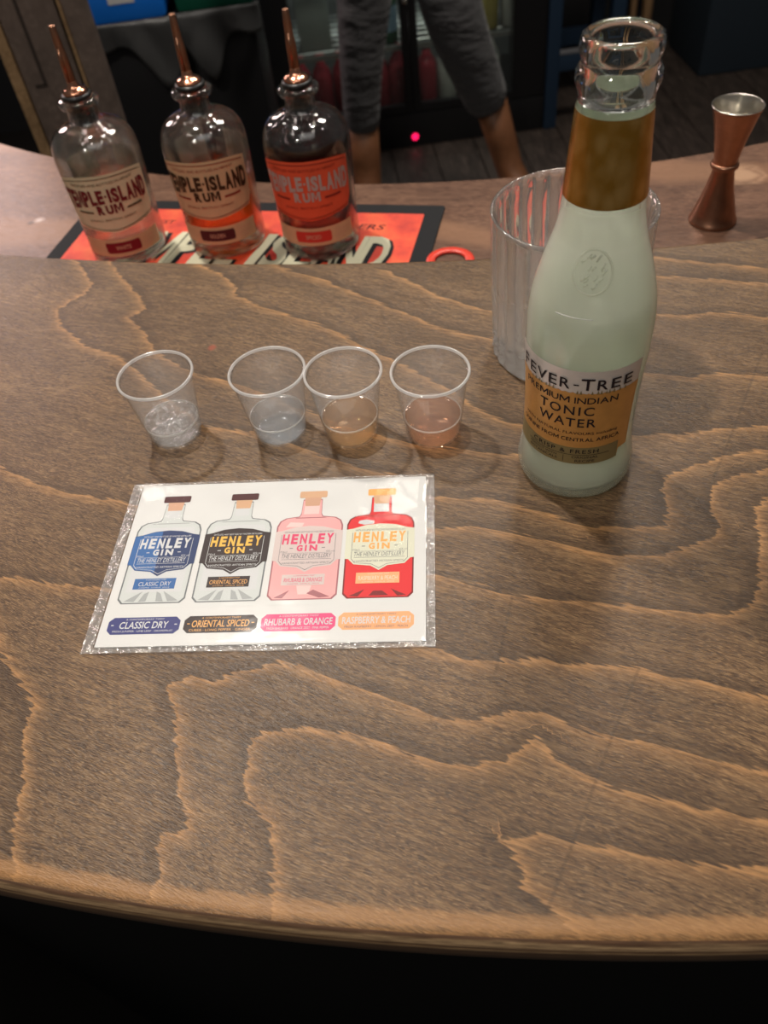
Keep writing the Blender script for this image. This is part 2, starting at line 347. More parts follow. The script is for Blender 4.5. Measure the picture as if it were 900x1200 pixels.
# annual-ring outlines of the veneer, in metres on the bar top; pale wood lies on the right of each path
RINGS = [
    [(-0.2124, 0.5758), (-0.1968, 0.5492), (-0.1794, 0.5136), (-0.1837, 0.502), (-0.1992, 0.4884), (-0.1947, 0.4677), (-0.1739, 0.4416), (-0.1482, 0.4226), (-0.1314, 0.398), (-0.1142, 0.3746), (-0.0945, 0.3505), (-0.0832, 0.3439), (-0.0654, 0.3375), (-0.0453, 0.3245), (-0.0252, 0.3093), (-0.01, 0.2993), (0.007, 0.291)],
    [(-0.1775, 0.5547), (-0.1693, 0.5387), (-0.1557, 0.511), (-0.1441, 0.4903), (-0.1385, 0.4739), (-0.1492, 0.4666), (-0.136, 0.4466), (-0.1287, 0.4269), (-0.1096, 0.4056), (-0.0986, 0.3949), (-0.0808, 0.3846), (-0.059, 0.369), (-0.0349, 0.349), (-0.0077, 0.3271), (0.0184, 0.3117), (0.0441, 0.3014), (0.0711, 0.2928)],
    [(-0.1165, 0.5343), (-0.1048, 0.52), (-0.0879, 0.5026), (-0.077, 0.4841), (-0.0791, 0.4765), (-0.0642, 0.4609), (-0.0422, 0.4432), (-0.016, 0.4215), (-0.0061, 0.4104), (0.008, 0.3935), (0.0249, 0.3759), (0.046, 0.3504), (0.0585, 0.3309), (0.0742, 0.3159), (0.0948, 0.3063)],
    [(-0.0583, 0.5125), (-0.0448, 0.4992), (-0.0166, 0.4764), (0.0096, 0.4499), (0.0293, 0.4291), (0.0481, 0.4102), (0.064, 0.3986), (0.0886, 0.3845), (0.1139, 0.3641), (0.1388, 0.3477), (0.1559, 0.3409), (0.1757, 0.3335), (0.1958, 0.3329), (0.2163, 0.3254), (0.2318, 0.3184), (0.3194, 0.2694), (0.4177, 0.244), (0.5051, 0.1948)],
    [(0.0221, 0.4791), (0.0338, 0.4669), (0.0529, 0.4423), (0.0692, 0.4289), (0.0813, 0.4186), (0.1137, 0.4046), (0.1479, 0.3965), (0.1778, 0.3929), (0.1948, 0.3871), (0.2147, 0.3859), (0.2373, 0.3754), (0.2541, 0.368), (0.3421, 0.3198), (0.4406, 0.2954), (0.5286, 0.2469)],
    [(0.1564, 0.4452), (0.191, 0.4315), (0.2126, 0.4222), (0.251, 0.4079), (0.2684, 0.3999), (0.3557, 0.3503), (0.4538, 0.3243), (0.5409, 0.2744)],
    [(0.1821, 0.4571), (0.197, 0.4511), (0.2268, 0.4374), (0.2572, 0.4227), (0.2753, 0.4152), (0.3644, 0.3689), (0.4634, 0.3467), (0.5524, 0.3002)],
    [(0.1, 0.3086), (0.1323, 0.2953), (0.1573, 0.2903), (0.1784, 0.2912), (0.2005, 0.288), (0.2167, 0.2847), (0.313, 0.2563), (0.4144, 0.2533), (0.5106, 0.2247)],
    [(-0.0287, 0.2862), (-0.0029, 0.2801), (0.0255, 0.2718), (0.056, 0.2632), (0.0749, 0.2518), (0.0928, 0.2398), (0.1106, 0.2354), (0.1288, 0.2332), (0.1333, 0.2415), (0.1372, 0.2605), (0.142, 0.2649), (0.1643, 0.2701), (0.1801, 0.2731), (0.1939, 0.2722), (0.2109, 0.2719), (0.3107, 0.2615), (0.411, 0.2771), (0.5109, 0.2664)],
    [(-0.0053, 0.2549), (0.0225, 0.2515), (0.045, 0.2474), (0.066, 0.2382), (0.0829, 0.2295), (0.0987, 0.2206), (0.1233, 0.2167), (0.1354, 0.2201), (0.1488, 0.2223), (0.1536, 0.2297), (0.1529, 0.2428), (0.1609, 0.2542), (0.1743, 0.2586), (0.1887, 0.2599), (0.2054, 0.2596), (0.3052, 0.2492), (0.4055, 0.2647), (0.5053, 0.254)],
    [(-0.0075, 0.2327), (0.0184, 0.2232), (0.0453, 0.2094), (0.0666, 0.2016), (0.0915, 0.196), (0.1149, 0.1871), (0.1383, 0.181), (0.1503, 0.1852), (0.1571, 0.1926), (0.1611, 0.2052), (0.1665, 0.2155), (0.1703, 0.2293), (0.1735, 0.2362), (0.1802, 0.2415), (0.1943, 0.2439), (0.2943, 0.2522), (0.39, 0.2861), (0.4901, 0.2941)],
    [(-0.0111, 0.1955), (0.0146, 0.1839), (0.0268, 0.1761), (0.0516, 0.1734), (0.0721, 0.1681), (0.0919, 0.1629), (0.112, 0.1542), (0.1255, 0.1478), (0.1388, 0.1412), (0.1502, 0.1365), (0.2394, 0.0904), (0.3384, 0.0683), (0.4275, 0.022)],
    [(-0.1032, 0.097), (-0.0998, 0.103), (-0.098, 0.1087), (-0.0995, 0.1147), (-0.0993, 0.1209), (-0.0906, 0.1207), (-0.089, 0.1256), (-0.0935, 0.1352), (-0.0934, 0.1446), (-0.0961, 0.1536), (-0.0962, 0.1652), (-0.099, 0.1746), (-0.1012, 0.1859), (-0.0925, 0.1878), (-0.0824, 0.1838), (-0.0739, 0.1858), (-0.0681, 0.1865), (-0.0566, 0.1893), (-0.0452, 0.1863), (-0.0286, 0.1746), (-0.0127, 0.1673), (-0.0024, 0.1614), (0.0101, 0.1534), (0.0215, 0.1494), (0.0364, 0.1501), (0.0525, 0.1484), (0.0627, 0.1417), (0.0718, 0.1357), (0.0856, 0.1308), (0.0992, 0.1253), (0.1122, 0.1193), (0.1269, 0.1129), (0.1379, 0.1093), (0.2303, 0.07), (0.3307, 0.0554), (0.423, 0.0158)],
    [(-0.1532, 0.1079), (-0.1537, 0.1149), (-0.1577, 0.1299), (-0.1573, 0.1364), (-0.1573, 0.1498), (-0.1602, 0.1615), (-0.1608, 0.1718), (-0.1595, 0.1838), (-0.1647, 0.192), (-0.1778, 0.21), (-0.1874, 0.2289), (-0.2011, 0.2534)],
    [(-0.0577, 0.0884), (-0.0576, 0.0963), (-0.057, 0.1017), (-0.0569, 0.1099), (-0.0587, 0.1211), (-0.0668, 0.1301), (-0.0676, 0.1381), (-0.0663, 0.1503), (-0.0646, 0.1559), (-0.0528, 0.1568), (-0.0406, 0.1565), (-0.0237, 0.1499), (-0.0072, 0.1416), (0.006, 0.1347), (0.0197, 0.131), (0.0326, 0.1316), (0.042, 0.1365), (0.0464, 0.1384), (0.0494, 0.1354), (0.0519, 0.1294), (0.0612, 0.121), (0.0707, 0.115), (0.0839, 0.1096), (0.0988, 0.1037), (0.1197, 0.0958), (0.1303, 0.0922), (0.2222, 0.0519), (0.3225, 0.0361), (0.4143, -0.0044)],
    [(0.0449, 0.0672), (0.0417, 0.0737), (0.0372, 0.0789), (0.0302, 0.0859), (0.031, 0.0924), (0.0288, 0.0974), (0.0255, 0.1024), (0.0355, 0.1016), (0.0427, 0.1018), (0.0493, 0.0985), (0.0624, 0.0949), (0.0772, 0.0891), (0.0917, 0.0843), (0.1132, 0.0803), (0.1242, 0.0786), (0.2217, 0.0548), (0.3232, 0.0567), (0.4207, 0.0326)],
    [(-0.4963, 0.3234), (-0.4004, 0.294), (-0.2989, 0.2902), (-0.2029, 0.261), (-0.1897, 0.2582), (-0.1765, 0.2554), (-0.1598, 0.2479), (-0.1416, 0.2442), (-0.1246, 0.2383)],
    [(-0.4716, 0.5187), (-0.394, 0.4551), (-0.3015, 0.4132), (-0.2237, 0.3498), (-0.2068, 0.3383), (-0.1884, 0.3242), (-0.1757, 0.3154), (-0.1531, 0.3055), (-0.1355, 0.2985), (-0.1168, 0.2891)]]
SCR = [[(-0.0031, 0.1392), (0.0047, 0.1281), (0.0092, 0.1214)], [(0.0953, 0.1636), (0.0753, 0.1351), (0.0579, 0.1088), (0.0357, 0.0763)], [(0.0064, 0.1539), (0.0135, 0.1382)], [(-0.0157, 0.1619), (-0.0062, 0.1415)], [(0.2214, 0.3455), (0.2021, 0.3169), (0.1691, 0.2692), (0.1588, 0.2552)], [(-0.1611, 0.1323), (-0.1474, 0.1208)], [(0.0511, 0.2056), (0.0363, 0.1688)]]
KN = [(-0.0949, 0.4167, 0.0032, (.26, .055, .026)), (-0.1175, 0.3235, 0.0036, (.27, .055, .030)), (-0.1391, 0.2438, 0.0028, (.26, .075, .035)), (0.1747, 0.2274, 0.003, (.06, .03, .02))]
def seg_fields(P):
    """signed distance (positive on the right of the path) to the nearest ring line"""
    best = np.full(len(P), 9.); sgn = np.zeros(len(P))
    for path in RINGS:
        A = np.array(path[:-1]); B = np.array(path[1:])
        for a, b in zip(A, B):
            d = b - a; L2 = d @ d
            t = np.clip(((P - a) @ d) / L2, 0, 1); q = a + t[:, None] * d; v = P - q
            dist = np.hypot(v[:, 0], v[:, 1]); cr = v[:, 0] * d[1] - v[:, 1] * d[0]
            m = dist < best - 1e-7
            best[m] = dist[m]; sgn[m] = np.sign(cr[m])
    return np.clip(best * np.where(sgn == 0, 1, sgn), -.03, .03)
def line_dist(P, lines):
    best = np.full(len(P), 9.)
    for path in lines:
        for a, b in zip(path, path[1:]):
            a = np.array(a); b = np.array(b); d = b - a
            t = np.clip(((P - a) @ d) / (d @ d), 0, 1); v = P - a - t[:, None] * d
            best = np.minimum(best, np.hypot(v[:, 0], v[:, 1]))
    return np.minimum(best, .05)

xs = np.concatenate([np.linspace(-.75, -.36, 40)[:-1], np.linspace(-.36, .40, 506), np.linspace(.40, .95, 50)[1:]])
TH = .020
def build_bar_top():
    nv = 330
    prof_f = [(.010, -TH), (.0015, -TH), (.0, -TH + .0012), (.0, -.0055), (.0006, -.0028), (.0022, -.0009)]   # (inset from the front edge, z)
    prof_b = [(-.0006, -.0004), (0., -.0016), (0., -TH), (-.02, -TH)]
    vt = np.linspace(0, 1, nv)
    rows = []
    for ins, z in prof_f: rows.append([(x, y_front(x) + ins, z) for x in xs])
    yf = np.array([y_front(x) + .0045 for x in xs]); yb = np.array([y_back(x) - .0016 for x in xs])
    for t in vt: rows.append(list(zip(xs, yf + (yb - yf) * t, np.zeros(len(xs)))))
    for ins, z in prof_b: rows.append([(x, y_back(x) + ins, z) for x in xs])
    V = np.array(rows, float).reshape(-1, 3); nr, nc = len(rows), len(xs)
    idx = np.arange(nr * nc).reshape(nr, nc)
    F = np.stack([idx[:-1, :-1], idx[:-1, 1:], idx[1:, 1:], idx[1:, :-1]], -1).reshape(-1, 4)
    under = np.stack([idx[-1, :-1], idx[-1, 1:], idx[0, 1:], idx[0, :-1]], -1)
    F = np.concatenate([F, under])
    me = bpy.data.meshes.new('bar_top')
    me.vertices.add(len(V)); me.vertices.foreach_set('co', V.ravel())
    me.loops.add(F.size); me.loops.foreach_set('vertex_index', F.ravel().astype(np.int32))
    me.polygons.add(len(F)); me.polygons.foreach_set('loop_start', np.arange(0, F.size, 4, dtype=np.int32))
    me.polygons.foreach_set('use_smooth', np.ones(len(F), bool))
    me.update(calc_edges=True)
    g = seg_fields(V[:, :2]); sc = line_dist(V[:, :2], SCR)
    ed = V[:, 1] - np.array([y_front(x) for x in V[:, 0]])
    for nm, arr in (('grain', g), ('ring_dist', np.abs(g)), ('scratch', sc), ('edge', ed)):
        a = me.attributes.new(nm, 'FLOAT', 'POINT'); a.data.foreach_set('value', arr.astype(np.float32))
    return me

TOPW = wood('stained_plywood', R(-29), (.118, .064, .030), (.30, .182, .086), (.052, .029, .016), (.42, .215, .082), .36, True, knots=KN, spec=.32)
def ply_edge():
    q = N('plywood_edge'); co = q.n('TexCoord').outputs['Object']
    z = q.n('SeparateXYZ', None, Vector=co).outputs[2]
    jit = q.math('MULTIPLY', q.math('SUBTRACT', q.noise(q.n('Mapping', None, Vector=co, Scale=(30, 30, 600)).outputs[0], 1., 3.).outputs[0], .5), .003)
    f = q.math('MULTIPLY', q.math('ADD', z, jit), -1 / .02, clamp=True)
    c = q.ramp(f, [(0., (.14, .07, .033)), (.09, (.12, .06, .03)), (.14, (.44, .29, .15)), (.26, (.46, .30, .16)), (.31, (.09, .045, .022)), (.38, (.30, .175, .085)), (.46, (.42, .27, .14)), (.55, (.10, .055, .03)), (.75, (.15, .085, .045)), (1., (.05, .028, .016))])
    fib = q.noise(q.n('Mapping', None, Vector=co, Scale=(120, 120, 1500)).outputs[0], 1., 3.).outputs[0]
    c = q.mix(q.ramp(fib, [(.35, .65), (.7, 0.)]), c, (.06, .032, .018))
    return q.done(q.n('BsdfPrincipled', None, Base_Color=c, Roughness=.5))
PLY = ply_edge()
bar = thing('bar_counter', 'curved stained plywood bar counter in the foreground with worn pale front edge', 'bar counter')
me = build_bar_top()
top = link('bar_top', me, [TOPW, PLY], bar)
zc = np.zeros(len(me.polygons) * 3); me.polygons.foreach_get('center', zc); zc = zc.reshape(-1, 3)
mi = (zc[:, 2] < -.0018).astype(np.int32); me.polygons.foreach_set('material_index', mi)
def curved_panel(yfun, off, z0, z1, th, x0=-.75, x1=.95, n=60):
    b = nb(); A = []
    for k in range(n + 1):
        x = x0 + (x1 - x0) * k / n; y = yfun(x) + off
        A.append([b.verts.new((x, y, z0)), b.verts.new((x, y, z1)), b.verts.new((x, y + th, z1)), b.verts.new((x, y + th, z0))])
    for p, q_ in zip(A, A[1:]):
        for i in range(4): b.faces.new((p[i], q_[i], q_[(i + 1) % 4], p[(i + 1) % 4]))
    b.faces.new(A[0]); b.faces.new(list(reversed(A[-1])))
    bmesh.ops.recalc_face_normals(b, faces=b.faces)
    return b
obj('front_panel', curved_panel(y_front, .035, -1.05, -TH, .02), pbr('matt_black_panel', (.003, .003, .003), .9, spec=.1), bar, smooth=False)
obj('riser_panel', curved_panel(y_back, -.03, DC, -TH, .02), MBLACK, bar, smooth=False)

# service counter behind and below the bar top
SERVW = wood('dark_counter_wood', R(-20), (.125, .062, .037), (.22, .12, .075), (.075, .036, .023), (.26, .135, .075), .38, fl=120., fs=420., bands=2.2, spec=.35, knots=((.372, .700, .020, (.42, .26, .16)), (-.3135, .805, .004, (.02, .015, .012)), (-.306, .808, .005, (.45, .36, .33))))
def build_service():
    b = nb(); n = 90; A = []
    for k in range(n + 1):
        x = -.75 + 1.7 * k / n; yb = y_far(x) if x > -.60 else y_far(-.60) + (-.60 - x) * 1.6
        yf = y_back(x) - .032
        A.append([b.verts.new((x, yf, DC - .035)), b.verts.new((x, yf, DC)), b.verts.new((x, yf * .5 + yb * .5, DC)), b.verts.new((x, yb - .003, DC)), b.verts.new((x, yb, DC - .003)), b.verts.new((x, yb, DC - .035))])
    for p, q_ in zip(A, A[1:]):
        for i in range(6): b.faces.new((p[i], q_[i], q_[(i + 1) % 6], p[(i + 1) % 6]))
    b.faces.new(A[0]); b.faces.new(list(reversed(A[-1]))); bmesh.ops.recalc_face_normals(b, faces=b.faces); return b
serv = thing('service_counter', 'lower dark wooden service counter behind the bar top holding rum bottles and jigger', 'counter')
obj('worktop', build_service(), SERVW, serv, smooth=False)
obj('counter_panel', curved_panel(y_far, -.06, -1.05, DC - .035, .02, -.55, .95), MBLACK, serv, smooth=False)

# ------------------------------------------------------------------ menu card in its plastic sleeve
card = thing('menu_card', 'white gin tasting menu card in clear plastic sleeve lying on the bar', 'menu card', (-.0563, .2474, .0), -.1372)
MM = .001
def mmp(pts): return [(p[0] * MM, p[1] * MM) for p in pts]
cb = nb(); prism(cb, mmp([(-74, 49.2), (-74, -49), (74, -49), (74, 48.6)]), .0006, .0011); bmesh.ops.recalc_face_normals(cb, faces=cb.faces)
obj('card', cb, PAPER, card, smooth=False)
def gin_picture(u, kind):
    """flat print of one gin bottle, centred on u (mm)"""
    Z = .00113
    def L(m, polys, z, name, par): 
        b = nb()
        for p in polys:
            f = poly(b, [((u + a) * MM, c * MM) for a, c in p], z); 
            if f.normal.z < 0: f.normal_flip()
        bmesh.ops.triangulate(b, faces=b.faces)
        o = obj(name, b, m, par, smooth=False)
        if len(polys) > 1: o['kind'] = 'stuff'
        return o
    cols = dict(dry=(I_GREY, I_WHITE, I_NAVY, I_BLUE, I_WHITE, I_WHITE, I_MAROON, I_CORK, I_DGREY),
                spiced=(I_GREY, I_WHITE, I_BROWN, I_BROWN, I_GOLD, I_WHITE, I_MAROON, I_WOODC, I_DGREY),
                rhubarb=(I_PINK, I_PINK, I_PKLAB, I_PKLAB, I_PINKD, I_DGREY, I_WOODC, I_CORK, I_DKPINK),
                raspberry=(I_RED, I_RED, I_CREAM, I_CREAM, I_ORANGE, I_DGREY, I_ORANGE, I_WOODC, I_DKRED))[kind]
    body, inner, lab, lab2, txt, fine, cap, cork, shade = cols
    outline = [(-14, -26), (14, -26), (16.2, -23.5), (16.4, 18), (15.2, 21.4), (12.5, 23.3), (6, 24.3), (5.2, 26), (4.9, 35.5), (-4.9, 35.5), (-5.2, 26), (-6, 24.3), (-12.5, 23.3), (-15.2, 21.4), (-16.4, 18), (-16.2, -23.5)]
    pic = L(shade, [outline], Z, 'bottle_picture', card)
    pic['label'] = {'dry': 'printed clear gin bottle with blue label', 'spiced': 'printed clear gin bottle with dark brown label', 'rhubarb': 'printed pink gin bottle with pale label', 'raspberry': 'printed red gin bottle with cream label'}[kind]
    ins = [(a * .955, c * .985 + (.2 if c < 0 else -.1)) for a, c in outline]
    L(body, [ins], Z + .00003, 'printed_glass', pic)
    k = Z + .00006
    if kind in ('dry', 'spiced'):
        L(I_WHITE, [[(-13.5, -2), (13.5, -2), (13.5, -19.5), (-13.5, -19.5)], [(-13.5, 15), (13.5, 15), (12.5, 20), (-12.5, 20)], [(-3.6, 34), (3.6, 34), (3.6, 26), (-3.6, 26)]], k, 'printed_highlight', pic)
        L(I_MGREY, [[(-13, -24.6), (-5, -19), (-8, -24.9)], [(13, -24.6), (5, -19), (8, -24.9)], [(-4, -20.5), (-1.8, -19.2), (-2.4, -24.8), (-6, -25)], [(4, -20.5), (1.8, -19.2), (2.4, -24.8), (6, -25)], [(-10, 22.2), (10, 22.2), (9, 22.7), (-9, 22.7)]], k + .00001, 'printed_shading', pic)
    elif kind == 'rhubarb':
        L(ink('light_pink_ink', (.86, .58, .56)), [[(-12, 17.5), (-4, 17.5), (-3, 20), (-10, 20.6)], [(-3, -18), (4, -18), (3, -23), (-2, -23)], [(-3.8, 34), (3.8, 34), (3.8, 25.6), (-3.8, 25.6)]], k, 'printed_highlight', pic)
        L(I_DKPINK, [[(-13, -24.6), (-6, -20.5), (-9, -25)], [(13, -24.6), (5, -20.5), (2, -22.5), (8, -25)], [(-8, 23), (8, 23), (7, 23.5), (-7, 23.5)]], k + .00001, 'printed_shading', pic)
    else:
        L(I_WHITE, [[(-11, 18.6), (-8, 17.5), (-3.5, 18), (-3, 19.8), (-7, 20.9), (-10.4, 20.2)], [(-3.8, 34), (3.8, 34), (3.8, 25.6), (-3.8, 25.6)]], k, 'printed_highlight', pic)
        L(I_DKRED, [[(-13, -24.6), (-6, -21), (-9, -25)], [(13, -24.6), (6, -21), (9, -25)], [(-4, -24.6), (-2, -22), (2, -22), (5, -24.6)], [(-8, 22.8), (8, 22.8), (7, 23.3), (-7, 23.3)]], k + .00001, 'printed_shading', pic)
    # cap and cork
    L(cap, [rrect(-7, 7, 36.6, 41, .8)], k, 'printed_cap', pic); L(cork, [[(-4.2, 36.6), (4.2, 36.6), (3.6, 31), (-3.6, 31)]], k + .00002, 'printed_cork', pic)
    # main label: full band + shield
    band = [(-16.5, -3.2), (-14.7, -3.4), (-12, -6.6), (-4, -7.6), (0, -10.3), (4, -7.6), (12, -6.6), (14.7, -3.4), (16.5, -3.2), (16.5, 14.6), (13.2, 15.2), (7, 17.3), (0, 18), (-7, 17.3), (-13.2, 15.2), (-16.5, 14.6)]
    pl = L(lab, [band], k + .00003, 'print_label', pic)
    if kind == 'dry':
        L(I_BLUE, [[(-16.3, -3), (-14.6, -3.3), (-12, -6.3), (-4, -7.3), (-2, -8.4), (-3, 17.4), (-7, 17.1), (-13.2, 15), (-16.3, 14.4)]], k + .00004, 'blue_sheen', pic)
    b = nb(); zz = flat(k + .00007); m = lambda v: v * MM
    def T(b, s, x0, x1, y0, y1, bold=.02, shear=0.): letter(b, s, m(u + x0), m(u + x1), m(y0), m(y1), zz, bold, shear)
    for i_, ch in enumerate('HENLEY'): T(b, ch, -12.8 + i_ * 4.35, -12.8 + i_ * 4.35 + 3.5, 6.6, 12.9, .045, .06)
    T(b, 'G', -5.2, -2.3, 2.2, 6.0, .05); T(b, 'I', -1.2, -.3, 2.2, 6., .05); T(b, 'N', 1.0, 4.8, 2.2, 6., .05)
    obj('gin_lettering', b, txt, pic, smooth=False)
    b = nb()
    T(b, 'DISTILLED AND BOTTLED BY MASTER DISTILLERS', -12, 12, 13.6, 14.6, .0)
    T(b, 'THE HENLEY DISTILLERY', -12, 12, -2.0, .6, .0, .2)
    T(b, '70cl', -13, -9.6, 1.4, 2.4, .0); T(b, '42% vol', 9.2, 13.2, 1.4, 2.4, .0)
    T(b, 'HANDCRAFTED ARTISAN SPIRITS', -11.5, 11.5, -5.4, -4.3, .0)
    poly(b, [(m(u - 12), m(-2.6)), (m(u + 12), m(-2.6)), (m(u + 12), m(-2.8)), (m(u - 12), m(-2.8))], k + .00007)
    poly(b, [(m(u - 12), m(1.1)), (m(u + 12), m(1.1)), (m(u + 12), m(.95)), (m(u - 12), m(.95))], k + .00007)
    for s in (-1, 1):
        poly(b, [(m(u + s * 8.6), m(4.3)), (m(u + s * 7), m(4.3)), (m(u + s * 7), m(3.9)), (m(u + s * 8.6), m(3.9))], k + .00007)
        pts = [(13.4, 12.6), (13.4, -3.4), (11.6, -5.8), (3.6, -6.8), (0, -9.2)]
        for (a, c), (a2, c2) in zip(pts, pts[1:]):
            poly(b, [(m(u + s * a), m(c)), (m(u + s * a2), m(c2)), (m(u + s * (a2 - .22)), m(c2 + .22)), (m(u + s * (a - .22)), m(c + .1))], k + .00007)
    obj('fine_lettering', b, fine, pic, smooth=False)
    # small flavour label
    word = {'dry': 'CLASSIC DRY', 'spiced': 'ORIENTAL SPICED', 'rhubarb': 'RHUBARB & ORANGE', 'raspberry': 'RASPBERRY & PEACH'}[kind]
    sm = {'dry': I_BLUE, 'spiced': I_BROWN, 'rhubarb': I_PKLAB, 'raspberry': I_PEACH}[kind]
    L(sm, [[(-10.4, -17.8), (9.8, -17.8), (9.8, -11.6), (-10.4, -11.6)]], k + .00003, 'flavour_label', pic)
    b = nb(); T(b, word, -8 if len(word) < 12 else -9.2, 7.6 if len(word) < 12 else 8.8, -16, -13.6, .0)
    T(b, 'A CONTEMPORARY TWIST', -5, 5, -12.8, -12.1, .0); T(b, 'JUNIPER  CITRUS  SPICE', -7.5, 7.5, -17.4, -16.7, .0)
    obj('flavour_lettering', b, {'dry': I_WHITE, 'spiced': I_ORANGE, 'rhubarb': I_PINKD, 'raspberry': I_CREAM}[kind], pic, smooth=False)
    # name plate below
    pc = {'dry': ink('indigo_plate_ink', (.045, .05, .19)), 'spiced': I_BROWN, 'rhubarb': ink('magenta_plate_ink', (.75, .075, .22)), 'raspberry': I_PEACH}[kind]
    b = nb(); poly(b, [((u + a) * MM, c * MM) for a, c in chamf(-16.9, 16.7, -42.6, -33.5, 2.2)], Z)
    pt = obj('name_plate', b, pc, card, smooth=False)
    pt['label'] = {'dry': 'indigo printed name plate', 'spiced': 'dark brown printed name plate', 'rhubarb': 'magenta printed name plate', 'raspberry': 'peach printed name plate'}[kind]
    zz = flat(Z + .00004); b = nb()
    ww = {'dry': 11.4, 'spiced': 13.2, 'rhubarb': 15.4, 'raspberry': 15.2}[kind]
    letter(b, word, m(u - ww), m(u + ww), m(-39.6), m(-35.9), zz, .012, .08)
    if kind in ('dry', 'spiced'):
        for s in (-1, 1): poly(b, [(m(u + s * 15.4), m(-37.4)), (m(u + s * 14.2), m(-37.4)), (m(u + s * 14.2), m(-37.9)), (m(u + s * 15.4), m(-37.9))], Z + .00004)
    obj('plate_lettering', b, {'spiced': I_ORANGE}.get(kind, I_WHITE), pt, smooth=False)
    b = nb()
    letter(b, 'A CONTEMPORARY TWIST', m(u - 9), m(u + 9), m(-35.1), m(-34.2), zz, 0.)
    letter(b, {'dry': 'FRESH JUNIPER · LIME LEAF · GRAPEFRUIT', 'spiced': 'CUBEB · LONG PEPPER · GINGER', 'rhubarb': 'FRESH RHUBARB · ORANGE ZEST · PINK PEPPER', 'raspberry': 'FRESH RASPBERRY · LEMON ZEST · PEACH'}[kind], m(u - 14), m(u + 14), m(-41.7), m(-40.5), zz, 0.)
    obj('plate_small_lettering', b, {'rhubarb': I_WHITE, 'dry': I_WHITE, 'spiced': I_ORANGE, 'raspberry': I_DGREY}[kind], pt, smooth=False)
    # soft mirror image under the bottle, printed
    L(ink('printed_reflection_grey', (.70, .71, .70)), [[(-15, -26.4), (15, -26.4), (14.4, -28.6), (-14.4, -28.6)]], Z, 'printed_reflection', card)
for u, k in ((-53.7, 'dry'), (-18.2, 'spiced'), (17.2, 'rhubarb'), (52., 'raspberry')): gin_picture(u, k)
FILM = clear_film('sleeve_plastic', haze=.012, rough=.10, ior=1.45, bumpscale=60, bumpstr=.12)
SEAM = clear_film('sleeve_seam_plastic', haze=.26, rough=.14, ior=1.5, bumpscale=300, bumpstr=.9, gl=2.2)
def sleeve():
    b = nb(); nx, ny = 80, 54
    ux = [-79.8, -79, -78, -77, -76, -75, -74.4] + list(np.linspace(-73.6, 73.6, nx)) + [74.4, 75.5, 77, 78.2]
    vy = [-52, -51, -50.2, -49.4] + list(np.linspace(-48.6, 48.6, ny)) + [49.4, 50.2, 51]
    G = []
    for v in vy:
        row = []
        for u_ in ux:
            f = (v + 52) / 103; u2 = u_ - .15 * (1 - f); v2 = v + (-.6 if v > 45 else (.15 if v < -45 else 0)) * (u_ + 80) / 158 * 1.4
            edge = max(0, abs(u_ + .7) - 73.6, abs(v) - 48.6)
            z = 1.45 + .12 * mnoise.noise(Vector((u_ * .06, v * .06, 0)))
            if edge > 0:
                z = 1.45 - .16 * min(edge, 5)
                if u_ < -73.5: z += .55 * mnoise.noise(Vector((u_ * .55, v * .16, 3))) + .3 * mnoise.noise(Vector((u_, v * .5, 9)))
                elif u_ > 74: z += .35 * mnoise.noise(Vector((u_ * .6, v * .25, 5)))
                z = max(.35, z)
            row.append(b.verts.new((u2 * MM, v2 * MM, z * MM)))
        G.append(row)
    for i in range(len(vy) - 1):
        for j in range(len(ux) - 1):
            f = b.faces.new((G[i][j], G[i][j + 1], G[i + 1][j + 1], G[i + 1][j]))
            if j < 6 or j > len(ux) - 5 or i < 3 or i > len(vy) - 4: f.material_index = 1
    return b
obj('sleeve', sleeve(), [FILM, SEAM], card)
b = nb(); box(b, -.0798, .0782, -.052, .051, .0001, .00035); obj('sleeve_back', b, clear_film('sleeve_back_plastic', haze=.04), card, smooth=False)

# ------------------------------------------------------------------ plastic shot cups
CUP = clear_film('cup_plastic', (.985, .985, .985), haze=.075, rough=.06, ior=1.42)
RIMM = clear_film('cup_rim_plastic', (.95, .95, .95), haze=.40, rough=.12, ior=1.6, hazecol=(.97, .97, .97))
def liquid_mat(name, tint, body, fac=.12, bump=0., bs=300, refr=.12):
    q = N(name)
    bn = None
    if bump:
        nz = q.noise(q.n('TexCoord').outputs['Object'], bs, 2.); bn = q.n('Bump', None, Strength=bump, Distance=.002, Height=nz.outputs[0])
    rf = q.n('BsdfRefraction', None, Color=tint, Roughness=.0, IOR=1.33); tr = q.n('BsdfTransparent', None, Color=tint)
    a = q.n('MixShader', None, i0=1 - refr, i1=rf.outputs[0], i2=tr.outputs[0])
    d = q.n('BsdfTranslucent', None, Color=body); d2 = q.n('BsdfDiffuse', None, Color=body); d = q.n('MixShader', None, i0=.5, i1=d.outputs[0], i2=d2.outputs[0])
    a2 = q.n('MixShader', None, i0=fac, i1=a.outputs[0], i2=d.outputs[0])
    g = q.n('BsdfGlossy', None, Roughness=.06)
    if bn:
        for nd in (rf, g): q.set(nd.inputs['Normal'], bn)
    return q.done(q.n('MixShader', None, i0=q.thin(.05, bn), i1=a2.outputs[0], i2=g.outputs[0]))
def liquid_pair(name, tint, body, side, bump=0.):
    """surface of the drink and its wall, hazed to paint in the caustic glow"""
    return [liquid_mat(name, tint, body, .02, bump), liquid_mat(name + '_wall', tint, body, side, bump)]
HC, RC, RB = .0414, .0192, .0142
MENI = clear_film('meniscus_glint_film', haze=.30, rough=.08, ior=1.6, hazecol=(.95, .93, .88))  # pale haze paints a highlight ring along the liquid's edge
def cup_r(z): return RB + (RC - RB) * z / HC
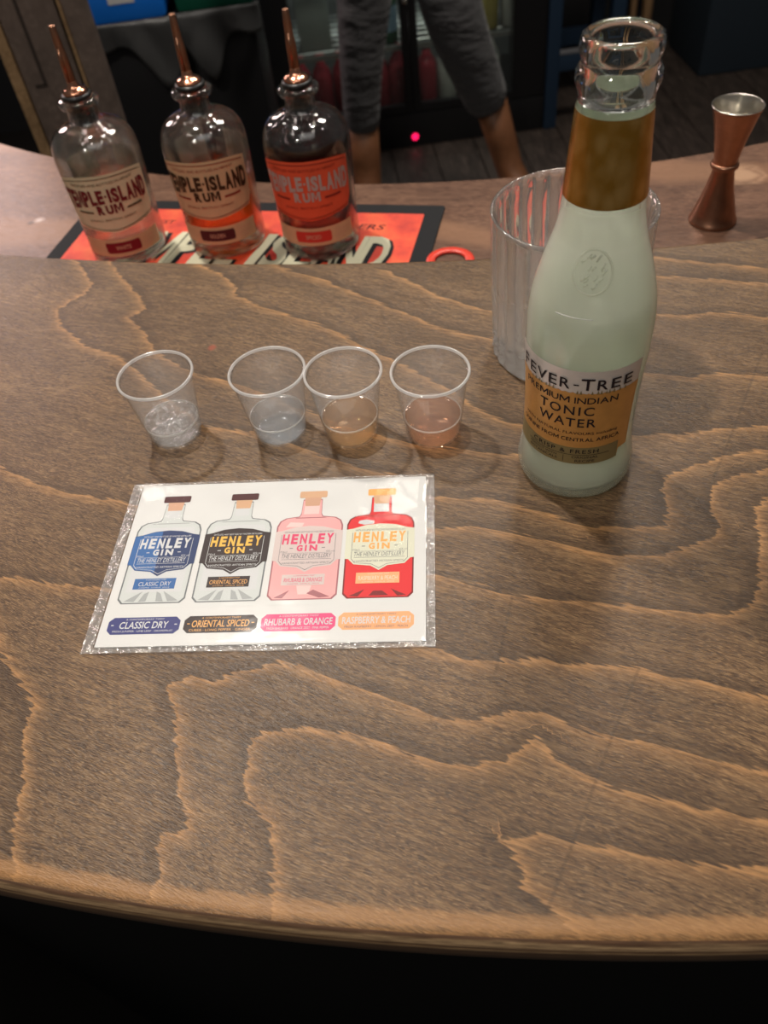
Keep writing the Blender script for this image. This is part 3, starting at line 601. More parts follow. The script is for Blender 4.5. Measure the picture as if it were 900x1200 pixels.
def shot_cup(x, y, rz, lq, level, label, tilt=None, bubbly=False):
    t = thing('shot_cup', label, 'shot cup', (x, y, 0), rz, 'plastic shot cups in a row')
    b = nb(); th = .0005
    lathe(b, [(0, .0008), (RB - .002, .0008), (RB - .0012, 0), (RB - .0002, .0004)] + [(cup_r(z), z) for z in np.linspace(.002, HC - .001, 12)] +
          [(cup_r(z) - th, z) for z in np.linspace(HC - .001, .0022, 12)] + [(RB - .0012, .0014), (0, .0014)], 72)
    obj('cup_body', b, CUP, t)
    b = nb(); lathe(b, [(RC + .0004 + .00075 * math.cos(a), HC - .0004 + .0009 * math.sin(a)) for a in np.linspace(0, 2 * PI, 13)[:-1]], 72, closed=True)
    obj('rim', b, RIMM, t)
    b = nb()
    zs = np.linspace(.0018, level, 6); rr = lambda z: cup_r(z) - th - .00012
    prof = [(0, .0015), (RB - .0016, .0015)] + [(rr(z), z) for z in zs] + [(rr(level), level + .0005), (rr(level) - .0008, level + .0001)] + [(r, level) for r in np.linspace(rr(level) - .002, .002, 7)] + [(0, level)]
    lathe(b, prof, 72)
    if bubbly:
        for v in b.verts:
            rad = math.hypot(v.co.x, v.co.y)
            if v.co.z > level - .001 and rad < rr(level) - .0005: v.co.z += .0011 * mnoise.noise(Vector((v.co.x * 420, v.co.y * 420, 2))) + .0008
    for f in b.faces:
        if f.calc_center_median().z < level - .0004: f.material_index = 1
    liq = obj('liquid', b, lq, t)
    b = nb(); lathe(b, [(rr(level) - .0002 + .00042 * math.cos(a), level + .0003 + .0005 * math.sin(a)) for a in np.linspace(0, 2 * PI, 9)[:-1]], 72, closed=True)
    obj('meniscus_glint', b, MENI, t)
    if bubbly:
        bb = nb(); rnd = random.Random(5)
        for k in range(120):
            a = rnd.random() * 2 * PI; rad = rr(level) * math.sqrt(rnd.random()) * .95; z = level - .0004 + rnd.random() * .0016
            if k > 90: rad = rr(.006) * .985; z = .002 + rnd.random() * level
            bmesh.ops.create_icosphere(bb, subdivisions=2, radius=.0004 + .0008 * rnd.random(), matrix=Matrix.Translation((rad * math.cos(a), rad * math.sin(a), z)))
        f = obj('bubbles', bb, clear_film('bubble_film', haze=.13, rough=.1, ior=1.7, hazecol=(.97, .97, .97)), t); f['kind'] = 'stuff'
    return t
shot_cup(-.1086, .3465, .2, liquid_pair('bubbly_clear_liquid', (.97, .975, .98), (.90, .92, .93), .16, .5), .0105, 'plastic shot cup holding bubbly clear liquid, standing apart left of the others', bubbly=True)
shot_cup(-.0498, .3367, 1.1, liquid_pair('pale_blue_liquid', (.95, .97, .985), (.78, .87, .95), .20), .0118, 'plastic shot cup holding still clear bluish liquid, left of two amber ones')
shot_cup(-.0110, .3277, 2.3, liquid_pair('amber_liquid', (.99, .87, .72), (.98, .66, .32), .15), .0125, 'plastic shot cup holding light amber liquid, touching the clear one on its left')
shot_cup(.0324, .3189, 3.0, liquid_pair('rosy_amber_liquid', (.985, .82, .69), (.98, .54, .31), .16), .0125, 'plastic shot cup holding peach-pink liquid, nearest the tonic bottle')

# ------------------------------------------------------------------ tonic water bottle
TON = (.0986, .2829)
ton_prof = [(.022, .0010), (.0252, .0006), (.0268, .0022), (.0277, .0055), (.0277, .010), (.0268, .016), (.0259, .022), (.0256, .028), (.0255, .036), (.0256, .048), (.0259, .060), (.0265, .070), (.0268, .080), (.0267, .090), (.0262, .096),
            (.0255, .101), (.0244, .106), (.0231, .111), (.0217, .116), (.0201, .121), (.0185, .126), (.0172, .131), (.0160, .139), (.0152, .149), (.0145, .159), (.0138, .169), (.0133, .1755),
            (.0131, .1785), (.0134, .1805), (.0143, .1832), (.0146, .1855), (.0142, .1875), (.0130, .1892), (.0129, .1905), (.0137, .1925), (.0139, .1950), (.0133, .1975), (.0118, .1985), (.0100, .1975), (.0097, .1955)]
def prof_r(prof, z):
    P = [p for p in prof if True]
    zz = [p[1] for p in P]; 
    for (r1, z1), (r2, z2) in zip(P, P[1:]):
        if z1 <= z <= z2: return r1 + (r2 - r1) * (z - z1) / max(1e-9, z2 - z1)
    return P[-1][0]
def misted_glass():
    q = N('misted_bottle_glass')
    z = q.n('SeparateXYZ', None, Vector=q.n('TexCoord').outputs['Object']).outputs[2]
    f = q.ramp(q.math('MULTIPLY', z, 5.), [(0., .20), (.06, .32), (.12, .50), (.46, .50), (.52, .60), (.64, .56), (.72, .24), (.87, .10), (.89, .02)])
    tr = q.n('BsdfTransparent', None, Color=(.96, .98, .95)); di = q.n('BsdfDiffuse', None, Color=(.82, .83, .75)); tl = q.n('BsdfTranslucent', None, Color=(.96, .98, .90))
    h = q.n('MixShader', None, i0=.62, i1=di.outputs[0], i2=tl.outputs[0])
    a = q.n('MixShader', None, i0=f, i1=tr.outputs[0], i2=h.outputs[0])
    g = q.n('BsdfGlossy', None, Roughness=.085)
    nz = q.noise(q.n('TexCoord').outputs['Object'], 900, 2.); b = q.n('Bump', None, Strength=.08, Distance=.001, Height=nz.outputs[0]); q.set(g.inputs['Normal'], b)
    return q.done(q.n('MixShader', None, i0=q.thin(.065), i1=a.outputs[0], i2=g.outputs[0]))
MIST = misted_glass()
CLEARG = pbr('clear_glass', (.97, .99, .97), .0, trans=1., ior=1.48)
ton = thing('tonic_bottle', 'open pale misted glass tonic water bottle with gold label, in front of ribbed tumbler', 'bottle', (TON[0], TON[1], 0))
sp = smooth_prof(ton_prof, .001)
b = nb()
low = [p for p in sp if p[1] < .1772 or p[0] < 0]
k = next(i for i, p in enumerate(sp) if p[1] > .1772)
lowp = [(0, .003), (.015, .0028)] + sp[:k + 1]
lathe(b, lowp + [(max(.0102, r - .0022), z) for r, z in reversed(sp[4:k + 1]) if z > .006] + [(0, .007)], 96)
obj('glass_body', b, MIST, ton)
b = nb(); hi = sp[k:]
inner = [(.0097, z) for z in np.linspace(.1955, sp[k][1], 8)]
lathe(b, [(r, z + .00005) for r, z in hi] + inner, 96, closed=True)
obj('bottle_finish', b, CLEARG, ton); 
# drink inside
b = nb(); lathe(b, [(0, .0075), (.0235, .0078)] + [(prof_r(ton_prof, z) - .0023, z) for z in np.linspace(.012, .100, 30)] + [(.0225, .1005), (0, .1005)], 72)
obj('tonic_liquid', b, liquid_mat('tonic_liquid', (.93, .98, .93), (.84, .92, .82), .22), ton)
LC = R(-118)
def cylmap(prof, c, off, zoff=0.):
    """(arc mm, height mm) -> point on the bottle wall"""
    def f(a, h):
        z = h * MM + zoff; r = prof_r(prof, z) + off; th = c + a * MM / .0258 if prof is ton_prof else c + a * MM / .0362
        return (r * math.cos(th), r * math.sin(th), z)
    return f
def wrap_patch(bm, mapf, a0, a1, bot, topf, n=48, nh=6):
    cols_ = []
    for i in range(n + 1):
        a = a0 + (a1 - a0) * i / n; t = (i / n) * 2 - 1
        cols_.append([bm.verts.new(mapf(a, bot(t) + (topf(t) - bot(t)) * j / nh)) for j in range(nh + 1)])
    for A, B in zip(cols_, cols_[1:]):
        for j in range(nh): bm.faces.new((A[j], B[j], B[j + 1], A[j + 1]))
def patch(name, m, par, mapf, a0, a1, bot, topf, n=48, nh=6):
    b = nb(); wrap_patch(b, mapf, a0, a1, bot if callable(bot) else (lambda t: bot), topf if callable(topf) else (lambda t: topf), n, nh)
    return obj(name, b, m, par)
GOLDL = pbr('gold_label', (.56, .29, .085), .34, .35, grain=.18, gscale=160)
SILVER = pbr('silver_label', (.60, .56, .53), .35, .25)
OLIVE = pbr('olive_gold_label', (.24, .19, .085), .38, .3)
LTXT = ink('dark_label_ink', (.022, .016, .020))
HW = 31.
def cm(off): return cylmap(ton_prof, LC, off)
lab = patch('front_label', SILVER, ton, cm(.00025), -HW, HW, lambda t: 24.5 if t < .82 else 29, 79.2)
patch('gold_panel', GOLDL, lab, cm(.00040), -HW, HW, lambda t: 24.5 if t < .82 else 29, lambda t: 67.2 + .5 * math.sin(t * 60) * (abs(t) < .8) * random.random(), n=90)
patch('olive_panel', OLIVE, lab, cm(.00052), -HW, HW * .80, 24.5, 34.6)
b = nb()
def TT(s, a0, a1, h0, h1, bold=.008, sh=0., sp=1.): letter(b, s, a0, a1, h0, h1, cm(.0007), bold, sh, sp)
for ch, z0, z1 in (('F', -178, -169.2), ('E', -165.6, -156.4), ('V', -154.6, -143), ('E', -140.7, -132.2), ('R', -129.4, -119.8), ('-', -116.6, -111.8), ('T', -110, -98.2), ('R', -95.6, -86), ('E', -83, -74), ('E', -70.4, -61.4)):
    TT(ch, (z0 + 118) * .45, (z1 + 118) * .45, 69.4 if ch != '-' else 71.6, (75.6 if ch in 'FT' else 74.9) if ch != '-' else 72.3, .010)
TT('PREMIUM INDIAN', -24, 20, 61.4, 65.0, .004); TT('TONIC', -14.2, 10.4, 54.4, 59.4, .008, sp=1.2); TT('WATER', -14.4, 11.8, 47.4, 52.4, .008, sp=1.15)
TT('WITH NATURAL FLAVOURS including', -24.4, 22.6, 42.4, 44.4, 0.); TT('QUININE FROM CENTRAL AFRICA', -26, 24.2, 38.2, 40.8, 0.006)
TT('CRISP & FRESH', -17, 14.8, 31.1, 33.5, .004, sp=1.2)
TT('PERFECT WITH', -19, -4, 28.2, 29.4, 0.); TT('BOTANICALS', -19, -3.6, 26.2, 27.5, 0.); TT('ORIGINAL', 3, 15, 28, 29.5, 0.); TT('RECIPE', 4.6, 13.4, 25.7, 27.2, 0.)
wrap_patch(b, cm(.0007), -20, 20, lambda t: 30.1, lambda t: 30.35, 24, 1); wrap_patch(b, cm(.0007), -.9, -.7, lambda t: 25.6, lambda t: 29.6, 1, 2)
obj('label_lettering', b, LTXT, lab, smooth=False)
b = nb(); rnd = random.Random(3)
for a0, a1 in ((-20, -8), (2, 5), (8, 24)):
    a = a0
    while a < a1:
        h = .8 + 1.6 * rnd.random(); wrap_patch(b, cm(.0006), a, a + .9, lambda t: 66.8, lambda t: 67.2 + h * (1 - abs(t)), 2, 1); a += 1.2 + 1.6 * rnd.random()
obj('tree_silhouettes', b, OLIVE, lab, smooth=False)
def gold_foil():
    q = N('gold_neck_foil'); co = q.n('TexCoord').outputs['Object']
    v = q.n('TexVoronoi', None, Vector=q.n('Mapping', None, Vector=co, Scale=(1, 1, .55)).outputs[0], Scale=190.)
    n = q.noise(co, 150, 3.)
    f = q.math('ADD', q.ramp(v.outputs['Distance'], [(.2, 0.), (.6, .6)]), q.ramp(n.outputs[0], [(.4, 0.), (.65, .5)]), clamp=True)
    c = q.mix(f, (.60, .36, .11), (.42, .21, .03))
    return q.done(q.n('BsdfPrincipled', None, Base_Color=c, Roughness=.24, Metallic=.85))
patch('neck_label', gold_foil(), ton, cm(.00025), -81.05, 81.05, lambda t: 144.2, lambda t: 175.3, n=96, nh=16)
PALE = pbr('pale_label_back', (.74, .78, .70), .6)
b = nb(); wrap_patch(b, cm(.0001), -81, 81, lambda t: 144.4, lambda t: 175.2, 96, 10); obj('neck_label_lining', b, PALE, ton)
patch('back_label', PALE, ton, cylmap(ton_prof, LC + PI, .0003), -26, 26, 30, 88)
# raised crest and mould line on the shoulder
b = nb(); CA = -112.
def crest(a, h):
    z = h * MM; r = prof_r(ton_prof, z) + .0001; th = R(CA) + a * MM / .0235
    return (r * math.cos(th), r * math.sin(th), z)
tube(b, [crest(8.6 * math.cos(t), 121.5 + 8.4 * math.sin(t)) for t in np.linspace(0, 2 * PI, 49)], .00045, 6, False)
for k_ in range(26):
    a = rnd.uniform(-6, 6); h = rnd.uniform(-6, 6)
    if a * a + h * h < 38: tube(b, [crest(a + d_ * rnd.uniform(.3, 1.2), 121.5 + h + d_ * rnd.uniform(.4, 1.3)) for d_ in (-1, 0, 1)], .0004, 5)
obj('raised_crest', b, MIST, ton)
b = nb(); tube(b, [tuple((prof_r(ton_prof, .1035) + .0001) * c for c in (math.cos(R(a)), math.sin(R(a)))) + (.1035,) for a in range(-142, -105, 3)], .0003, 6)
obj('mould_line', b, clear_film('bright_glass_line', haze=.5), ton)

# ------------------------------------------------------------------ ribbed tumbler
tum = thing('tumbler', 'ribbed clear cut-glass tumbler behind the tonic bottle', 'glass', (.116, .376, 0), .1)
TR_, TH_, NR = .0420, .0865, 28
def flute(a, r, z):
    k = min(1, max(0, (z - .001) / .004)) * min(1, max(0, (.0858 - z) / .0035))
    s = abs(math.sin(a * NR / 2))
    cut = 0
    if z < .034:
        fade = (.034 - z) / .034
        cut = .0020 * fade * abs(math.sin(a * NR / 2 + z * 420)) * abs(math.cos(a * NR / 2 - z * 420))
    return r - k * (.0023 * (1 - s) ** 1.2 + cut)
b = nb()
zo = [.0, .0006, .002] + list(np.linspace(.004, .078, 60)) + [.080, .0815, .083, .084, .085, .0862]
out = [(.0385, 0)] + [(TR_ * (.955 + .045 * min(1, z / TH_)) - (.0015 if z < .001 else 0), z) for z in zo]
out = [(0, .001), (.034, .001)] + out
rim = [(TR_ - .0008, TH_), (TR_ - .0016, TH_ - .0002)]
inn = [(TR_ - .0034 - .0016 * (1 - z / TH_), z) for z in np.linspace(.083, .016, 26)] + [(.034, .0125), (.028, .0115), (0, .011)]
n = NR * 10
def rf(a, r, z): return r
rings_o = nb()
def lathe_tum(bm):
    rings = []
    for i, (r, z) in enumerate(out + rim + inn):
        outer = 3 <= i < len(out)
        if r < 1e-6: rings.append([bm.verts.new((0, 0, z))]); continue
        rings.append([bm.verts.new(((flute(2 * PI * k / n, r, z) if outer else r) * math.cos(2 * PI * k / n), (flute(2 * PI * k / n, r, z) if outer else r) * math.sin(2 * PI * k / n), z)) for k in range(n)])
    for A, B in zip(rings, rings[1:]):
        for k in range(n):
            k2 = (k + 1) % n
            if len(A) == 1: bm.faces.new((A[0], B[k2], B[k]))
            elif len(B) == 1: bm.faces.new((A[k], A[k2], B[0]))
            else: bm.faces.new((A[k], A[k2], B[k2], B[k]))
    bmesh.ops.recalc_face_normals(bm, faces=bm.faces)
rings_o.free(); lathe_tum(b)
TUMG = N('tumbler_glass')
_g = TUMG.n('BsdfGlass', None, Color=(.98, .98, .98), Roughness=.01, IOR=1.5); _t = TUMG.n('BsdfTransparent', None, Color=(.97, .97, .97))
_d = TUMG.n('BsdfDiffuse', None, Color=(.92, .90, .87)); _l = TUMG.n('BsdfTranslucent', None, Color=(.97, .95, .92))
_h = TUMG.n('MixShader', None, i0=.5, i1=_d.outputs[0], i2=_l.outputs[0])
_a = TUMG.n('MixShader', None, i0=.18, i1=_g.outputs[0], i2=_t.outputs[0])
_z = TUMG.n('SeparateXYZ', None, Vector=TUMG.n('TexCoord').outputs['Object']).outputs[2]
_c = TUMG.n('MixShader', None, i0=TUMG.ramp(TUMG.math('MULTIPLY', _z, 10.), [(0., .26), (.25, .17), (.5, .08), (.85, .04)]), i1=_a.outputs[0], i2=_h.outputs[0])  # white haze, thicker at the base, stands in for sparkle and ceiling reflections
_s = TUMG.n('BsdfGlossy', None, Roughness=.12, Normal=TUMG.n('Bump', None, Strength=.5, Distance=.002, Height=TUMG.noise(TUMG.n('TexCoord').outputs['Object'], 420, 1.).outputs[0]).outputs[0])
TUMG = TUMG.done(TUMG.n('MixShader', None, i0=TUMG.thin(.06), i1=_c.outputs[0], i2=_s.outputs[0]))
obj('glass_wall', b, TUMG, tum, ang=50)

# ------------------------------------------------------------------ jigger
jig = thing('jigger', 'copper double-ended jigger standing on the service counter at right', 'jigger', (.3197, .6320, DC))
b = nb(); lathe(b, [(.0188, .0), (.0199, .0006), (.0200, .0022), (.0190, .0034), (.0172, .010), (.0143, .020), (.0114, .031), (.0094, .042), (.0088, .048)], 64)
obj('large_cup', b, COPPER, jig)
b = nb(); lathe(b, [(.0088, .048), (.0095, .0535), (.0108, .062), (.0128, .072), (.0152, .082), (.0178, .092), (.0193, .0965), (.0197, .0975), (.0193, .0982)], 64)
obj('small_cup', b, COPPER, jig)
b = nb(); lathe(b, [(.0190, .0981), (.0180, .0955), (.0150, .083), (.0120, .070), (.0098, .058), (0, .056)], 64)
obj('steel_lining', b, STEEL, jig)
b = nb(); lathe(b, [(.0098 + .0017 * math.cos(a), .0500 + .0024 * math.sin(a)) for a in np.linspace(0, 2 * PI, 15)[:-1]], 64, closed=True)
obj('collar_ring', b, COPPER, jig)
b = nb(); lathe(b, [(.0194 + .0006 * math.cos(a), .0980 + .0006 * math.sin(a)) for a in np.linspace(0, 2 * PI, 11)[:-1]], 64, closed=True)
obj('bright_rim', b, STEEL, jig)

# ------------------------------------------------------------------ rum bottles with copper pourers
RUMH = .137
rum_out = [(.0300, .0006), (.0325, .0010), (.0342, .0030), (.0346, .0070), (.0347, .020), (.0350, .035), (.0353, .050), (.0358, .065), (.0362, .078), (.0364, .088), (.0360, .096), (.0347, .1025), (.0322, .108), (.0282, .1122),
           (.0225, .1152), (.0165, .1172), (.0135, .1192), (.0125, .1215), (.0122, .125), (.0122, .1285), (.0130, .1297), (.0158, .1310), (.0168, .1335), (.0166, .1355), (.0152, .1368), (.0125, .1370), (.0096, .1366)]
RUMG = N('rum_bottle_glass')
_g = RUMG.n('BsdfGlass', None, Color=(.97, .98, .97), Roughness=.0, IOR=1.45); _t = RUMG.n('BsdfTransparent', None, Color=(.94, .95, .94))
_a = RUMG.n('MixShader', None, i0=.35, i1=_g.outputs[0], i2=_t.outputs[0]); _s = RUMG.n('BsdfGlossy', None, Roughness=.075)
RUMG = RUMG.done(RUMG.n('MixShader', None, i0=RUMG.thin(.055), i1=_a.outputs[0], i2=_s.outputs[0]))
def rum_liquid(name, col, trans=.93):
    q = N(name)
    g = q.n('BsdfRefraction', None, Color=col, Roughness=.03, IOR=1.2); t = q.n('BsdfTransparent', None, Color=col)
    a = q.n('MixShader', None, i0=.5, i1=g.outputs[0], i2=t.outputs[0])
    d = q.n('BsdfTranslucent', None, Color=col); a = q.n('MixShader', None, i0=1 - trans, i1=a.outputs[0], i2=d.outputs[0])
    gl = q.n('BsdfGlossy', None, Roughness=.05)
    return q.done(q.n('MixShader', None, i0=q.thin(.025), i1=a.outputs[0], i2=gl.outputs[0]))
def rum_bottle(x, y, lc, dz, liq, labcol, bandcol, pillcol, txtcol, finecol, pilltxt, level, label, word2='RUM', yaw=0.):
    t = thing('rum_bottle', label, 'bottle', (x, y, DC + .0022), yaw, 'rum bottles with copper pourers')
    sp = smooth_prof(rum_out, .002)
    innp = [(.0096, .1366)] + [(.0096, .128), (.0100, .121), (.0135, .1168), (.0205, .1130), (.0265, .1095), (.0310, .1045), (.0332, .098), (.0340, .090), (.0338, .078), (.0332, .060), (.0328, .040), (.0325, .022), (.0318, .0085), (.027, .0062), (.012, .0075), (0, .008)]
    b = nb(); lathe(b, [(0, .0030), (.02, .0022)] + sp + innp[1:], 72)
    obj('glass_body', b, RUMG, t)
    def ri(z):
        pts = sorted([(p[1], p[0]) for p in innp if .008 <= p[1] <= .105]); return float(np.interp(z, [p[0] for p in pts], [p[1] for p in pts]))
    b = nb(); lathe(b, [(0, .0085), (.012, .0080), (.027, .0066), (.0312, .0090)] + [(ri(z) - .0003, z) for z in np.linspace(.011, level, 24)] + [(ri(level) - .0022, level - .0002), (0, level - .0002)], 64)
    obj('rum', b, liq, t)
    c = R(lc) - yaw
    def mp(off): 
        def f(a, h):
            z = (h + dz) * MM; r = prof_r(rum_out, z) + off; th = c + R(a)
            return (r * math.cos(th), r * math.sin(th), z)
        return f
    def bot(s): return 40.0 + 5.2 * abs(s) ** 1.1 if abs(s) < .9 else 44.6 + (abs(s) - .9) * 90
    lb = patch('front_label', labcol, t, mp(.0003), -66, 66, bot, lambda s: 91.5 - 4.5 * abs(s) ** 3, 60, 12)
    b = nb()
    def bow(off): 
        g = mp(off)
        def f(a, h01):   # h01 in 0..1 -> bow-tie lettering
            s = abs(a) / 62; lo = 67.2 - 6.2 * s ** 1.4; hi_ = 79.2 + .8 * s
            return g(a, lo + (hi_ - lo) * h01)
        return f
    for i, ch in enumerate('TEMPLE'): letter(b, ch, -62 + i * 10., -62 + i * 10. + 9.0, 0, 1, bow(.0007), .055)
    letter(b, '\u00b7', -1.6, 1.6, .42, .60, bow(.0007), .03)
    xk = 3.2
    for ch, w_ in (('I', 3.6), ('S', 9.4), ('L', 8.6), ('A', 10.4), ('N', 10.2), ('D', 9.8)): letter(b, ch, xk, xk + w_, 0, 1, bow(.0007), .055); xk += w_ + 1.3
    for ch, x_ in zip(word2, (-17.5, -5.2, 6.2)): letter(b, ch, x_, x_ + (10 if ch != 'M' else 12), 57.2, 65.6, mp(.0007), .06)
    obj('name_lettering', b, txtcol, lb, smooth=False)
    b = nb()
    for s in (-1, 1): wrap_patch(b, mp(.0007), s * 24 if s > 0 else -48, 48 if s > 0 else -24, lambda q_: 58.6, lambda q_: 60.4, 10, 1)
    letter(b, 'DISTILLED AND BOTTLED IN HENLEY', -44, 44, 83.2, 85.4, mp(.0007), 0.)
    letter(b, 'SMALL BATCH SPIRIT', -34, 34, 51, 53, mp(.0007), 0.)
    wrap_patch(b, mp(.0007), -62, 62, lambda s: 88.6 - 4.2 * abs(s) ** 3, lambda s: 89.3 - 4.2 * abs(s) ** 3, 40, 1)
    wrap_patch(b, mp(.0007), -60, 60, lambda s: 41.6 + 5 * abs(s) ** 1.1, lambda s: 42.3 + 5 * abs(s) ** 1.1, 40, 1)
    obj('fine_lettering', b, finecol, lb, smooth=False)
    bd = patch('lower_band', bandcol, t, mp(.0003), -62, 62, 16.5, 33., 40, 4)
    pl = patch('band_plate', pillcol, bd, mp(.0006), -26, 26, lambda s: 19.8 + (2 if abs(s) > .95 else 0), lambda s: 30 - (2 if abs(s) > .95 else 0), 30, 2)
    b = nb(); letter(b, pilltxt, -11, 11, 23., 26.8, mp(.0009), .01)
    wrap_patch(b, mp(.0006), 32, 54, lambda s: 27.2, lambda s: 28, 8, 1); wrap_patch(b, mp(.0006), 32, 54, lambda s: 23.2, lambda s: 24, 8, 1); wrap_patch(b, mp(.0006), 32, 48, lambda s: 20, lambda s: 20.7, 8, 1)
    obj('band_lettering', b, I_CORK, bd, smooth=False)
    for a_ in (-38, 38): patch('back_label', PALEB, t, lambda a, h, a_=a_: mp(.0003)(a + 180 + a_, h), -24, 24, 48, 90, 14, 4)
    # pourer
    b = nb(); lathe(b, [(0, .1165), (.0093, .1165), (.0095, .124), (.0095, .1362), (.0118, .1374), (.0124, .1388), (.0122, .1400), (.0100, .1408), (0, .1408)], 48)
    p = obj('pourer', b, RUBBER, t)
    b = nb(); lathe(b, [(0, .1405), (.0100, .1406), (.0104, .1416), (.0098, .1430), (.0078, .1440), (.0056, .1450), (.0044, .1470), (.0040, .1500)], 48)
    obj('copper_collar', b, COPPERB, p)
    b = nb(); r_ = [(.0040, .1500), (.0039, .163), (.0037, .170), (.0033, .1715), (.0031, .180), (.0026, .1895), (.0024, .1900), (.0017, .1899), (.0017, .178)]
    lathe(b, r_, 32); obj('spout', b, COPPER, p)
    b = nb(); tube(b, [(.0038, 0, .150), (.0042, 0, .166), (.0040, 0, .1745)], [.0012, .0012, .0008], 10); q_ = obj('air_tube', b, COPPER, p); q_.rotation_euler = (0, 0, R(-100))
    return t
PALEB = pbr('back_label_paper', (.52, .47, .38), .6)
L_CREAM = pbr('cream_label', (.58, .49, .32), .55, grain=.12, gscale=90); L_TAN = pbr('tan_label', (.52, .34, .19), .55, grain=.12, gscale=90); L_ORNG = pbr('orange_label', (.62, .085, .032), .5, grain=.1, gscale=90)
T_RED = ink('dark_red_lettering', (.17, .018, .022)); T_BRN = ink('dark_brown_lettering', (.055, .026, .012)); T_SILV = ink('silver_lettering', (.46, .36, .32)); 
F_BRN = ink('brown_fine_ink', (.12, .075, .04)); F_DRED = ink('red_fine_ink', (.26, .03, .02))
rum_bottle(-.2021, .7185, -84, -4.5, rum_liquid('clear_rum', (.93, .95, .91), .95), L_CREAM, L_TAN, ink('crimson_plate', (.20, .012, .02)), T_RED, F_BRN, 'WHITE', .066, 'rum bottle of clear rum with cream label and red lettering')
rum_bottle(-.1079, .7070, -97, 0, rum_liquid('golden_rum', (.96, .46, .06), .84), L_TAN, L_TAN, I_MAROON, T_BRN, F_DRED, 'GOLDEN', .062, 'rum bottle of golden rum with tan label and dark brown lettering')
rum_bottle(-.0214, .6820, -100, 0, rum_liquid('dark_spiced_rum', (.36, .045, .02)), L_ORNG, L_TAN, ink('orange_red_plate', (.55, .045, .03)), T_SILV, F_DRED, 'SPICED', .1025, 'rum bottle of dark red rum with orange label')

# ------------------------------------------------------------------ bar mat and the red ring beside it
mat_o = thing('bar_mat', 'orange and black printed bar mat lying under the three rum bottles', 'bar mat', (-.25158, .82698, DC), R(-17.517))
b = nb(); prism(b, rrect(0, .3655, -.20, 0, .003), 0, .0018); bmesh.ops.recalc_face_normals(b, faces=b.faces)
obj('rubber_base', b, pbr('black_mat_rubber', (.010, .0105, .012), .7, spec=.22, bump=.4, gscale=900), mat_o, smooth=False)
def mat_print():
    q = N('orange_mat_print'); n = q.noise(q.n('TexCoord').outputs['Object'], 28, 4., .65)
    c = q.ramp(n.outputs[0], [(.3, (.40, .022, .014)), (.5, (.60, .050, .020)), (.7, (.66, .105, .030))])
    return q.done(q.n('BsdfPrincipled', None, Base_Color=c, Roughness=.6))
b = nb(); prism(b, rrect(.016, .3485, -.184, -.0165, .002), .0017, .0020); bmesh.ops.recalc_face_normals(b, faces=b.faces)
obj('orange_panel', b, mat_print(), mat_o, smooth=False)
def mat_text(name, m, dx, dy, z, bold):
    b = nb(); x = .050
    for ch in 'TEMPLE\u00b7ISLAND':
        wd = {'I': .009, '\u00b7': .007, 'M': .0225}.get(ch, .0175)
        y0, y1 = (-.114, -.058) if ch != '\u00b7' else (-.092, -.080)
        letter(b, ch, x + dx, x + wd + dx + (.010 if ch != '\u00b7' else 0), y0 + dy, y1 + dy, flat(z), bold, .22); x += wd + .0045
    return obj(name, b, m, mat_o, smooth=False)
mat_text('lettering_shadow', I_BLACK, .0035, -.002, .00208, .055); mat_text('cream_lettering', ink('cream_mat_ink', (.60, .58, .42)), 0, 0, .00216, .03)
b = nb(); letter(b, 'EST', .088, .106, -.044, -.037, flat(.0021), .01, .2); letter(b, 'ERS', .290, .316, -.046, -.037, flat(.0021), .01, .2)
obj('small_lettering', b, I_MAROON, mat_o, smooth=False)['kind'] = 'stuff'
rr_ = thing('red_ring', 'flat red ring beside the right end of the bar mat', 'ring', (.0869, .6236, DC), R(-17))
b = nb(); lathe(b, [(.0130, 0), (.0195, 0), (.0202, .0012), (.0195, .0026), (.0130, .0026), (.0124, .0012)], 48, closed=True)
for v in b.verts: v.co.x *= 1.05
obj('ring_loop', b, pbr('red_plastic', (.62, .05, .03), .35), rr_)
b = nb(); box(b, -.006, .006, -.075, -.016, .0004, .0024, bev=.0008); obj('ring_stem', b, bpy.data.materials['red_plastic'], rr_)

# ------------------------------------------------------------------ room behind the bar
FLZ = -1.05
b = nb(); box(b, -2.6, 3.2, -.9, 3.62, FLZ - .06, FLZ - .012); fl = struct('floor', b, pbr('floor_base', (.008, .007, .006), .9, spec=.15))
FW = wood('dark_floor_wood', R(90), (.045, .032, .026), (.085, .062, .05), (.025, .018, .014), (.09, .06, .045), .5, fl=14., fs=70.)
pm = []
for k in range(3):
    b = nb(); box(b, 0, .148, 0, 1.10, -.012, 0, bev=.0015); me = bpy.data.meshes.new('plank'); b.to_mesh(me); b.free(); me.materials.append(FW); pm.append(me)
rnd = random.Random(11)
for i in range(19):
    x = -.55 + i * .152; off = rnd.choice((-.4, -.1, .25, .55))
    for j in range(3):
        y = 1.25 + off + j * 1.104 - .5
        if y > 3.5: continue
        p = bpy.data.objects.new('plank', pm[(i + j) % 3]); COL.objects.link(p)
        L_ = min(1.10, 3.6 - y); p.scale.y = L_ / 1.10
        p.parent = fl; p.location = (x, y, FLZ + rnd.uniform(-.0012, .0005))
b = nb(); box(b, -2.6, 3.2, 3.62, 3.72, FLZ - .06, 1.0); struct('wall_back', b, pbr('dark_wall_paint', (.010, .010, .011), .7))

